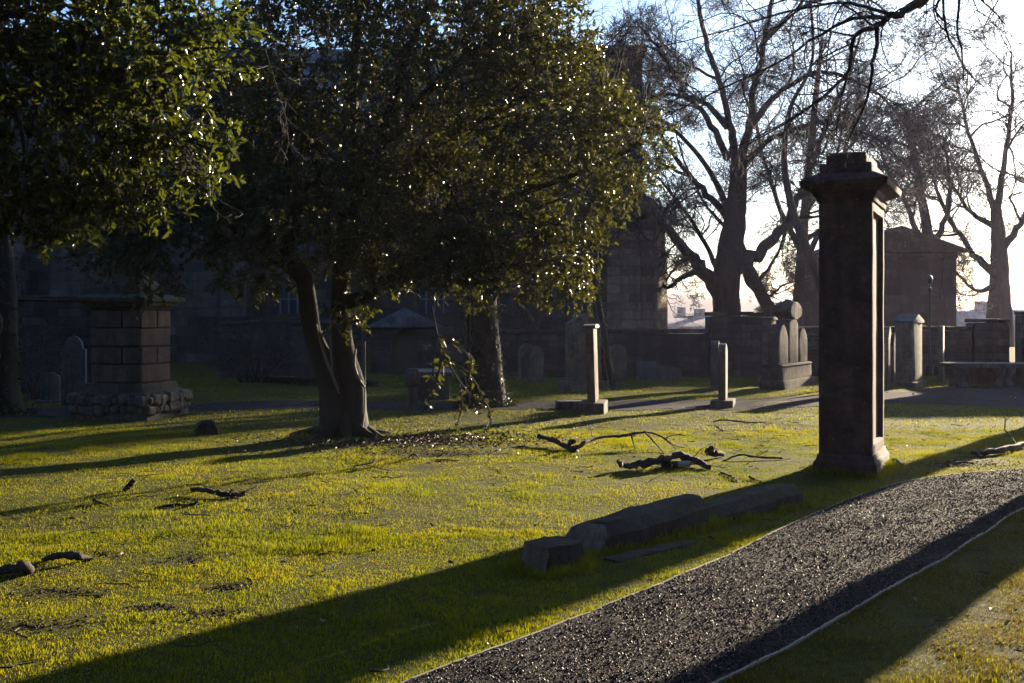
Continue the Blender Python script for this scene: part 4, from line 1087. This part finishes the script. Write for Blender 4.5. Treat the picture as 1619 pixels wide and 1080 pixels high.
# ------------------------------------------------------------------ headstones
def arch(w, h0, h1, n=10, pointed=False):
    o = [(-w/2, 0), (w/2, 0), (w/2, h0)]
    for k in range(1, n):
        a = PI*k/n
        x = math.cos(a)*w/2; z = h0+(h1-h0)*(math.sin(a)**(1.4 if pointed else 1))
        o.append((x, z))
    return o+[(-w/2, h0)]
def headstone(label, x, d, ang, w, h, th, base=None, top='flat', mat='grave', cap=None, lean=0., py=None, group='headstones', seed=0):
    """broad face normal at ang (degrees, clockwise from +x towards the camera)"""
    b = GB(x, d); t = thing('headstone', label, 'headstone', b, math.radians(90-ang), group)
    z0 = 0
    if base:
        bw, bd, bh = base; bm = bmesh.new(); box(bm, (0, 0, bh/2-.05), (bw, bd, bh+.1)); bobj('base', bm, M[mat], t, .02, .01, 2, 2, seed); z0 = bh
    bm = bmesh.new()
    if top == 'flat': out = [(-w/2, 0), (w/2, 0), (w/2, h), (-w/2, h)]
    elif top == 'round': out = arch(w, h*.78, h)
    elif top == 'gable': out = [(-w/2, 0), (w/2, 0), (w/2, h*.86), (0, h), (-w/2, h*.86)]
    elif top == 'shoulder': out = [(-w/2, 0), (w/2, 0), (w/2, h*.8), (w*.36, h*.8), (w*.34, h*.9), (w*.2, h*.97), (0, h), (-w*.2, h*.97), (-w*.34, h*.9), (-w*.36, h*.8), (-w/2, h*.8)]
    prism(bm, out, th)
    o = bobj('slab', bm, M[mat], t, .012, .008, 0, 2, seed+1); o.location.z = z0; o.rotation_euler = (lean, 0, 0)
    if cap:
        bm = bmesh.new(); prism(bm, [(-w/2-.03, h), (w/2+.03, h), (w/2+.03, h+.05), (0, h+cap), (-w/2-.03, h+.05)], th+.08)
        o2 = bobj('cap', bm, M['gravegrey'], t, .008, .004, 0, 2, seed+2); o2.location.z = z0+.002; o2.rotation_euler = (lean, 0, 0)
    return t
headstone('tall thin headstone, edge sunlit, with a pale cap on a square base', 938, 18.75, 9, .7, 1.2, .13, (.85, .42, .19), 'flat', 'grave', .07, -.03, seed=1)
headstone('narrow headstone seen edge on with a flat square foot beyond the bright lawn', 1143, 20.4, 14, .6, 1.0, .13, (.8, .4, .13), 'round', 'grave', None, 0, seed=4)
headstone('dark thin slab just behind the headstone with the flat square foot', 1131, 25.2, 15, .6, 1.05, .17, None, 'round', 'gravegrey', None, 0, seed=7)
headstone('headstone with a pitched stone cap and carved side right of the tall pillar', 1437, 25.8, 34, .9, 1.32, .36, (1.1, .5, .12), 'flat', 'grave', .2, 0, seed=10)
headstone('thin slab close behind the right side of the tall pillar', 1404, 27.5, 28, .5, 1.35, .1, None, 'shoulder', 'grave', None, 0, seed=13)
headstone('thin slab with a scrolled edge left of the pitched cap headstone', 1413, 26.6, 28, .45, 1.22, .09, None, 'shoulder', 'grave', None, 0, seed=16)
headstone('plain slim slab left of the long low table tomb', 1488, 28, 25, .5, 1.35, .12, None, 'flat', 'gravegrey', None, 0, seed=19)
headstone('left one of the two pale small headstones beyond the ivy clad trunk', 832, 28, 60, .4, .85, .12, (.5, .3, .08), 'round', 'grave', None, 0, seed=22)
headstone('right one of the two pale small headstones beyond the ivy clad trunk', 847, 28, 60, .4, .8, .12, (.5, .3, .08), 'shoulder', 'grave', None, 0, seed=25)
headstone('broad dark headstone half hidden behind the leaning thin headstone', 922, 24.5, 65, .75, 1.45, .25, (1., .5, .2), 'gable', 'grave', None, 0, seed=28)
headstone('dark low slab lying behind the foot of the tall thin headstone', 905, 19.6, 80, .55, .14, .3, None, 'flat', 'gravegrey', None, 0, seed=31)
headstone('pale narrow headstone at the foot of the wall left of the blocky monument', 80, 21, 75, .32, .5, .14, (.5, .3, .06), 'round', 'gravegrey', None, 0, seed=34)
headstone('dark headstone with a curved top between wall and blocky monument', 117, 20.5, 80, .42, 1.25, .14, None, 'shoulder', 'gravegrey', None, 0, seed=37)
headstone('small tilted headstone leaning against the far wall', 1025, 28.2, 75, .5, .5, .1, None, 'flat', 'gravegrey', None, -.35, seed=40)
headstone('mossy upright slab beside the slender trunk', 976, 27.5, 70, .45, .9, .12, None, 'round', 'grave', None, 0, seed=43)
headstone('low rounded stone at the foot of the far wall', 1042, 28.4, 80, 1.1, .35, .25, None, 'round', 'rubble', None, 0, seed=46)

def lobed_memorial():
    b = GB(1246, 25.9); t = thing('headstone', 'broad brown family headstone with three pointed lobes and a round carved head on top', 'headstone', b, math.radians(90-31), 'headstones')
    bm = bmesh.new(); box(bm, (0, 0, .06), (2.4, .54, .26)); bobj('base', bm, M['gravebrown'], t, .02, .012, 3)
    bm = bmesh.new(); stack(bm, [(.19, 2.24, .44), (.48, 2.22, .42), (.5, 2.28, .47), (.54, 2.2, .4)]); bobj('die', bm, M['gravebrown'], t, .012, .01, 3)
    for cx, w, h in ((-.74, .68, .88), (0, .7, .98), (.74, .68, .8)):
        out = [(-w/2, 0), (w/2, 0), (w/2, h*.62), (w*.4, h*.78), (w*.2, h*.93), (0, h), (-w*.2, h*.93), (-w*.4, h*.78), (-w/2, h*.62)] if cx else [(-w/2, 0), (w/2, 0), (w/2, h*.9), (w*.3, h), (-w*.3, h), (-w/2, h*.9)]
        bm = bmesh.new(); prism(bm, [(x+cx, z+.541) for x, z in out], .26); bobj('lobe', bm, M['gravebrown'], t, .015, .012, 2)
    bm = bmesh.new(); o = []
    for k in range(18):
        a = 2*PI*k/18; o.append((math.cos(a)*.42, 1.70+.2*math.sin(a)+.03*abs(math.sin(a))))
    prism(bm, o, .4); bobj('carved_head', bm, M['gravebrown'], t, .02, .015, 2)
    bm = bmesh.new(); lathe(bm, [(.1, 1.9), (.12, 1.94), (.05, 1.98), (.01, 1.99)], 10); bobj('finial', bm, M['gravebrown'], t)
lobed_memorial()
headstone('slim dark post with a projecting square cap beside the lobed family headstone', 1216, 26.8, 31, .34, 1.3, .22, (.5, .4, .2), 'flat', 'grave', .08, 0, seed=50)

# stub post and pale slab on the shaded lawn
bm = bmesh.new(); b = G(652, 649)
stack(bm, [(-.05, .16, .16), (.4, .13, .13), (.42, .22, .2), (.62, .24, .22), (.72, .14, .14)])
tag(bobj('stone_post', bm, M['gravegrey'], None, .02, .02, 2, 2, 3, True, b, .3), 'dark stubby post with a swollen head on the shaded strip right of the twin trunk', 'post')
b = GB(680, 22.5); t = thing('table_tomb', 'low table tomb with a pale top slab behind the stubby post', 'tomb', b, .1)
bm = bmesh.new(); box(bm, (0, 0, .2), (.7, 1.3, .5)); bobj('body', bm, M['gravegrey'], t, .015, .01, 2)
bm = bmesh.new(); box(bm, (0, 0, .5), (.82, 1.45, .09)); bobj('top_slab', bm, M['gravegrey'], t, .015, .006, 2)

# long table tomb at the right
b = GB(1585, 26.3); t = thing('table_tomb', 'long low stone slab on carved feet at the right edge in front of the wall', 'tomb', b, math.radians(-4))
bm = bmesh.new(); prism(bm, [(-1.25, .43), (1.35, .43), (1.4, .48), (1.4, .53), (-1.3, .53), (-1.3, .48)], .8); bobj('top_slab', bm, M['gravegrey'], t, .012, .006, 2)
for xx in (-1.0, -.15, .05, .95):
    for yy in (-.25, .25):
        bm = bmesh.new(); lathe(bm, [(.13, -.05), (.14, .04), (.11, .1), (.07, .16), (.07, .22), (.12, .3), (.15, .36), (.15, .43)], 12, (xx, yy, 0)); bobj('leg', bm, M['gravegrey'], t)
bm = bmesh.new(); box(bm, (0, .2, .22), (1.7, .12, .4)); bobj('back_panel', bm, M['gravegrey'], t, .01)

# lamp post
b = GB(1470, 31); t = thing('lamp_post', 'slim iron lamp post in front of the gabled mausoleum', 'lamp post', b)
bm = bmesh.new(); lathe(bm, [(.1, 0), (.1, .25), (.06, .3), (.05, .6), (.035, .65), (.03, 2.3), (.05, 2.33), (.05, 2.38), (.03, 2.4), (.025, 2.5)], 12); bobj('post', bm, M['iron'], t)
bm = bmesh.new(); lathe(bm, [(.02, 2.5), (.07, 2.54), (.09, 2.62), (.06, 2.7), (.01, 2.74)], 12); bobj('lantern', bm, M['iron'], t)
bm = bmesh.new(); box(bm, (.15, 0, 2.3), (.3, .03, .03)); box(bm, (.29, 0, 2.2), (.05, .05, .22)); bobj('bracket', bm, M['iron'], t, .005)

# ------------------------------------------------------------------ walls
def wall(label, x0, y0, x1, y1, h, th=.45, cope=.1, mat='wall', pil=None, name='boundary_wall', cat='wall', group='old stone walls'):
    a, b = Vector((x0, y0, 0)), Vector((x1, y1, 0)); L = (b-a).length; c = (a+b)/2; c.z = H(c.x, c.y)
    t = thing(name, label, cat, c, math.atan2(y1-y0, x1-x0), group)
    bm = bmesh.new(); box(bm, (0, 0, h/2-.15), (L, th, h+.3)); bobj('wall_body', bm, M[mat], t, .02, .03, 4, 1, 3)
    rg = random.Random(int(L*10)); bm = bmesh.new(); s = -L/2
    while s < L/2-.05:
        w = min(rg.uniform(.45, .8), L/2-s); box(bm, (s+w/2, 0, h+cope/2+.002+rg.uniform(0, .03)), (w-.012, th+.12, cope)); s += w
    bobj('coping', bm, M[mat], t, .012, .012, 1, 1, 4)
    for q in (pil or []):
        bm = bmesh.new(); box(bm, (q, 0, (h+.35)/2-.15), (.7, th+.2, h+.65)); box(bm, (q, 0, h+.42), (.85, th+.34, .1)); bobj('pier', bm, M[mat], t, .015, .015, 2)
    return t
wall('low far wall with worn coping left of the big bare tree', -1.2, 30.3, 5.2, 30.3, 1.15, .5)
wall('higher piece of far wall directly behind the big bare trunk', 5.25, 30.6, 6.7, 30.6, 1.58, .8)
wall('low far wall behind the lobed family headstone', 6.75, 30.4, 9.6, 30.4, 1.0, .45)
wall('far wall between the lobed headstone and the tall pillar', 7.8, 31.4, 12.6, 31.4, 1.2, .5)
wall('dark wall behind the long low table tomb at the right edge', 12.7, 31.6, 13.7, 31.6, 1.4, .6)
wall('taller wall end at the right edge beyond the table tomb', 13.75, 30.9, 16, 30.8, 1.62, .5)
wall('tall plain stone wall standing just outside the right edge', 15.2, 31.9, 22, 31.6, 3.1, 1.2)
wall('dark wall behind the left edge trunk', -14., 23.8, -7.9, 24.0, 1.9, .5)
wall('shaded wall between the blocky monument and the twin trunked tree', -7.6, 29.5, -3.9, 29.8, 1.35, .5)
wall('low kerb wall crossing behind the twin trunked tree', -6.2, 27.2, -3.0, 25.6, .12, .2, .05)

# gabled tomb in front of the church
b = GB(640, 33); t = thing('gabled_tomb', 'gabled wall tomb with an arched doorway in front of the dark church', 'tomb', b, .05)
bm = bmesh.new(); prism(bm, [(-.95, -.1), (-.38, -.1), (-.38, .9), (-.2, 1.22), (0, 1.3), (.2, 1.22), (.38, .9), (.38, -.1), (.95, -.1), (.95, 1.3), (-.95, 1.3)][:11], .9)
bobj('wall', bm, M['church'], t, .0)
bm = bmesh.new(); prism(bm, [(-1.12, 1.3), (1.12, 1.3), (0, 1.86)], 1.1); bobj('roof', bm, M['slate'], t, .01)
bm = bmesh.new(); prism(bm, arch(.76, .9, 1.3, 10), .06, -.2); bobj('door', bm, M['wood_door'], t)

# ------------------------------------------------------------------ church
def church():
    Y0 = 40.; t = thing('church', 'large dark stone church behind the leafy trees', 'church', (-8, Y0, 0))
    def X(px): return (px-CX)/F*Y0+8
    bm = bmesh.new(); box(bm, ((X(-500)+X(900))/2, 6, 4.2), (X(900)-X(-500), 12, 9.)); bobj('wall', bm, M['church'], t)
    bm = bmesh.new(); x0, x1 = X(-510), X(905)
    vs = [(x0, -.4, 8.7), (x1, -.4, 8.7), (x1, 6, 12.4), (x0, 6, 12.4), (x0, 12.4, 8.7), (x1, 12.4, 8.7)]
    v = [bm.verts.new(q) for q in vs]
    for f in ((0, 1, 2, 3), (3, 2, 5, 4), (0, 3, 4), (1, 5, 2), (0, 4, 5, 1)): bm.faces.new([v[i] for i in f])
    bobj('roof', bm, M['slate'], t)
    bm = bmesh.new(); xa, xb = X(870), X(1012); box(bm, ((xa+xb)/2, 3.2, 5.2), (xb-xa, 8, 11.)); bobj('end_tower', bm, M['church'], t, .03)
    bm = bmesh.new(); box(bm, ((xa+xb)/2, 3.2, 10.8), (xb-xa+.3, 8.3, .22)); bobj('parapet', bm, M['church'], t, .03)
    for px, w, h in ((560, .9, 6.5), (380, .9, 6.5), (200, .9, 6.5), (30, .9, 6.5), (800, .9, 6.5)):
        bm = bmesh.new(); prism(bm, [(-1.0, -.1), (0, -.1), (0, h+.8), (-.45, h), (-.5, h*.55+.3), (-.95, h*.55)], w)
        bm.transform(Matrix.Rotation(PI/2, 4, 'Z')); bm.transform(Matrix.Translation((X(px), .002, 0)))
        bobj('buttress', bm, M['church'], t, .02)
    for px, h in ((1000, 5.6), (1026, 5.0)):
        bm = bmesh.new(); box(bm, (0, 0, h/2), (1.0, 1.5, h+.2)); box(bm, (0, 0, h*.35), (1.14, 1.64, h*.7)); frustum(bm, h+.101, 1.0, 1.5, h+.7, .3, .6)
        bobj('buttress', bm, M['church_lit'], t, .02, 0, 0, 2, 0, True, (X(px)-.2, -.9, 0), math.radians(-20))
    for px in (458, 688):
        w, h0, h1 = 1.2, 3.1, 4.0; x = X(px)
        bm = bmesh.new(); prism(bm, [(a+x, z+1.5) for a, z in arch(w+.5, h0, h1+.3, 12)], .12, -.1); f = bobj('window', bm, M['church'], t)
        bm = bmesh.new(); prism(bm, [(a+x, z+1.7) for a, z in arch(w, h0-.1, h1-.1, 12)], .03, -.135); bobj('pane', bm, M['glass'], f)
        bm = bmesh.new()
        for a in (-.3, 0, .3): box(bm, (x+a, -.155, 3.2), (.05, .04, 3.))
        for z in (2.2, 2.8, 3.4, 4., 4.6): box(bm, (x, -.15, z), (w, .03, .04))
        bobj('tracery', bm, M['paint'], f)
church()

# mausoleum beyond the wall
def mausoleum():
    Y0 = 45.; b = GB(1421, Y0); t = thing('mausoleum', 'gabled stone mausoleum rising behind the tall pillar', 'mausoleum', b, 0)
    W = 4.45
    bm = bmesh.new(); box(bm, (0, 3, 1.95), (W, 6, 4.3)); bobj('wall', bm, M['mausoleum'], t)
    bm = bmesh.new(); prism(bm, [(-W/2-.38, 4.1), (W/2+.38, 4.1), (W/2+.38, 4.24), (0, 5.16), (-W/2-.38, 4.24)], 6.7, -.4); bobj('roof', bm, M['mausoleum'], t, .03)
    bm = bmesh.new(); prism(bm, [(x, z) for x, z in arch(3., 2.6, 3.7, 14)], .1, -.06); bobj('arched_recess', bm, M['mausoleum'], t)
    bm = bmesh.new(); box(bm, (0, -.06, 3.98), (W+.12, .14, .16)); bobj('string_course', bm, M['mausoleum'], t, .01)
    for s in (-1, 1):
        bm = bmesh.new(); box(bm, (s*(W/2-.25), -.06, 1.9), (.5, .16, 4.0)); bobj('pilaster', bm, M['mausoleum'], t, .01)
mausoleum()

# ------------------------------------------------------------------ distant town
def house(label, px, d, w, eave_y, ridge_y, ang, mats=('housewall', 'houseroof')):
    x = (px-CX)/F*d; b = Vector((x, d, H(x, d))); t = thing('house', label, 'house', b, math.radians(ang), 'distant town houses')
    ze = CH-(eave_y-HY)/F*d-b.z; zr = CH-(ridge_y-HY)/F*d-b.z; dp = 9
    bm = bmesh.new(); box(bm, (0, 0, ze/2-1), (w, dp, ze+2)); bobj('wall', bm, M[mats[0]], t)
    bm = bmesh.new(); v = [bm.verts.new(q) for q in ((-w/2-.3, -dp/2-.4, ze), (w/2+.3, -dp/2-.4, ze), (w/2+.3, 0, zr), (-w/2-.3, 0, zr), (-w/2-.3, dp/2+.4, ze), (w/2+.3, dp/2+.4, ze))]
    for f in ((0, 1, 2, 3), (3, 2, 5, 4), (0, 3, 4), (1, 5, 2), (0, 4, 5, 1)): bm.faces.new([v[i] for i in f])
    r = bobj('roof', bm, M[mats[1]], t)
    for s in (-.4, .35):
        bm = bmesh.new(); box(bm, (w*s, .3, zr+.3), (1.4, .8, 2.2)); bobj('chimney', bm, M[mats[0]], r)
    for k in range(int(w/3)):
        bm = bmesh.new(); box(bm, (-w/2+1.6+k*3, -dp/2-.01, ze-2.2), (1.1, .06, 1.8)); bobj('window', bm, M['glass'], t)
house('distant tenement with a low pale roof beside the church corner', 1065, 170, 13, 516, 503, 20)
house('distant tenement just left of the big bare trunk seen over the far wall', 1112, 190, 9, 514, 499, -10)
house('distant roof seen right of the big bare trunk', 1185, 150, 8, 522, 509, 25)
house('distant frosty roof between the big trunk and the lobed headstone', 1210, 175, 7, 521, 512, -20)
house('distant roof with pale ridges just left of the tall pillar', 1282, 165, 9, 516, 504, -35)
house('distant house glimpsed between mausoleum and right hand tree', 1530, 160, 8, 512, 492, 15)
house('distant house behind the right hand bare tree', 1600, 180, 12, 508, 490, -15)

# ------------------------------------------------------------------ haze
def haze():
    m = bpy.data.materials.new('haze_air'); m.use_nodes = True; t = m.node_tree; t.nodes.clear()
    out = t.nodes.new('ShaderNodeOutputMaterial'); v = t.nodes.new('ShaderNodeVolumePrincipled')
    v.inputs['Color'].default_value = (.78, .72, 1, 1); v.inputs['Density'].default_value = .00019; v.inputs['Anisotropy'].default_value = .45
    t.links.new(v.outputs[0], out.inputs['Volume'])
    bm = bmesh.new(); box(bm, (0, 0, 4), (2700, 2700, 44))
    me = bpy.data.meshes.new('haze'); bm.to_mesh(me); bm.free(); me.materials.append(m)
    o = bpy.data.objects.new('haze', me); COL.objects.link(o); tag(o, kind='stuff'); o.display_type = 'WIRE'
haze()

# unseen evergreens added behind the viewer to block sky fill
def blocker(label, x, y, h, r, seed):
    rng = np.random.default_rng(seed); b = Vector((x, y, H(x, y))); e = thing('blocker_tree', label, 'tree', b, 0, 'added unseen sky blockers behind the viewer')
    tr = Acc(); tube(tr, np.array([[x, y, -.1], [x+.1, y, 1.5], [x, y+.1, h*.5], [x, y, h*.9]]), np.array([.5, .4, .25, .06]), 12); tr.build('trunk', M['bark'], e, True, b)
    n = 5200; v = rng.normal(0, 1, (n, 3)); v /= np.linalg.norm(v, axis=1)[:, None]
    q = v*(rng.uniform(.55, 1, n)**.6)[:, None]
    c = np.stack([x+q[:, 0]*r, y+q[:, 1]*r*.8, .3+h/2+q[:, 2]*h/2], -1)
    lf = Acc(); ax = v+rng.normal(0, .6, (n, 3)); ln = rng.uniform(.5, .9, n)
    leaves(lf, c, ax, rng.normal(0, 1, (n, 3)), ln, ln*.6); lf.build('crown', M['blocker'], e, False, b)
M['blocker'] = leaf_mat('blocker_leaf', (.012, .018, .008), (.025, .03, .012), (.02, .025, .01), .6, .1, .2)
for k, (x, y, h, r) in enumerate(((-26, 4, 15, 4.5), (-21, -4, 14, 5), (-14, -9, 15, 5), (-6, -12, 16, 5), (2, -12, 15, 5), (10, -10, 15, 5), (17, -5, 14, 5))):
    blocker('dark dense yew tree added unseen behind the viewer to block sky light', x, y, h, r, 60+k)
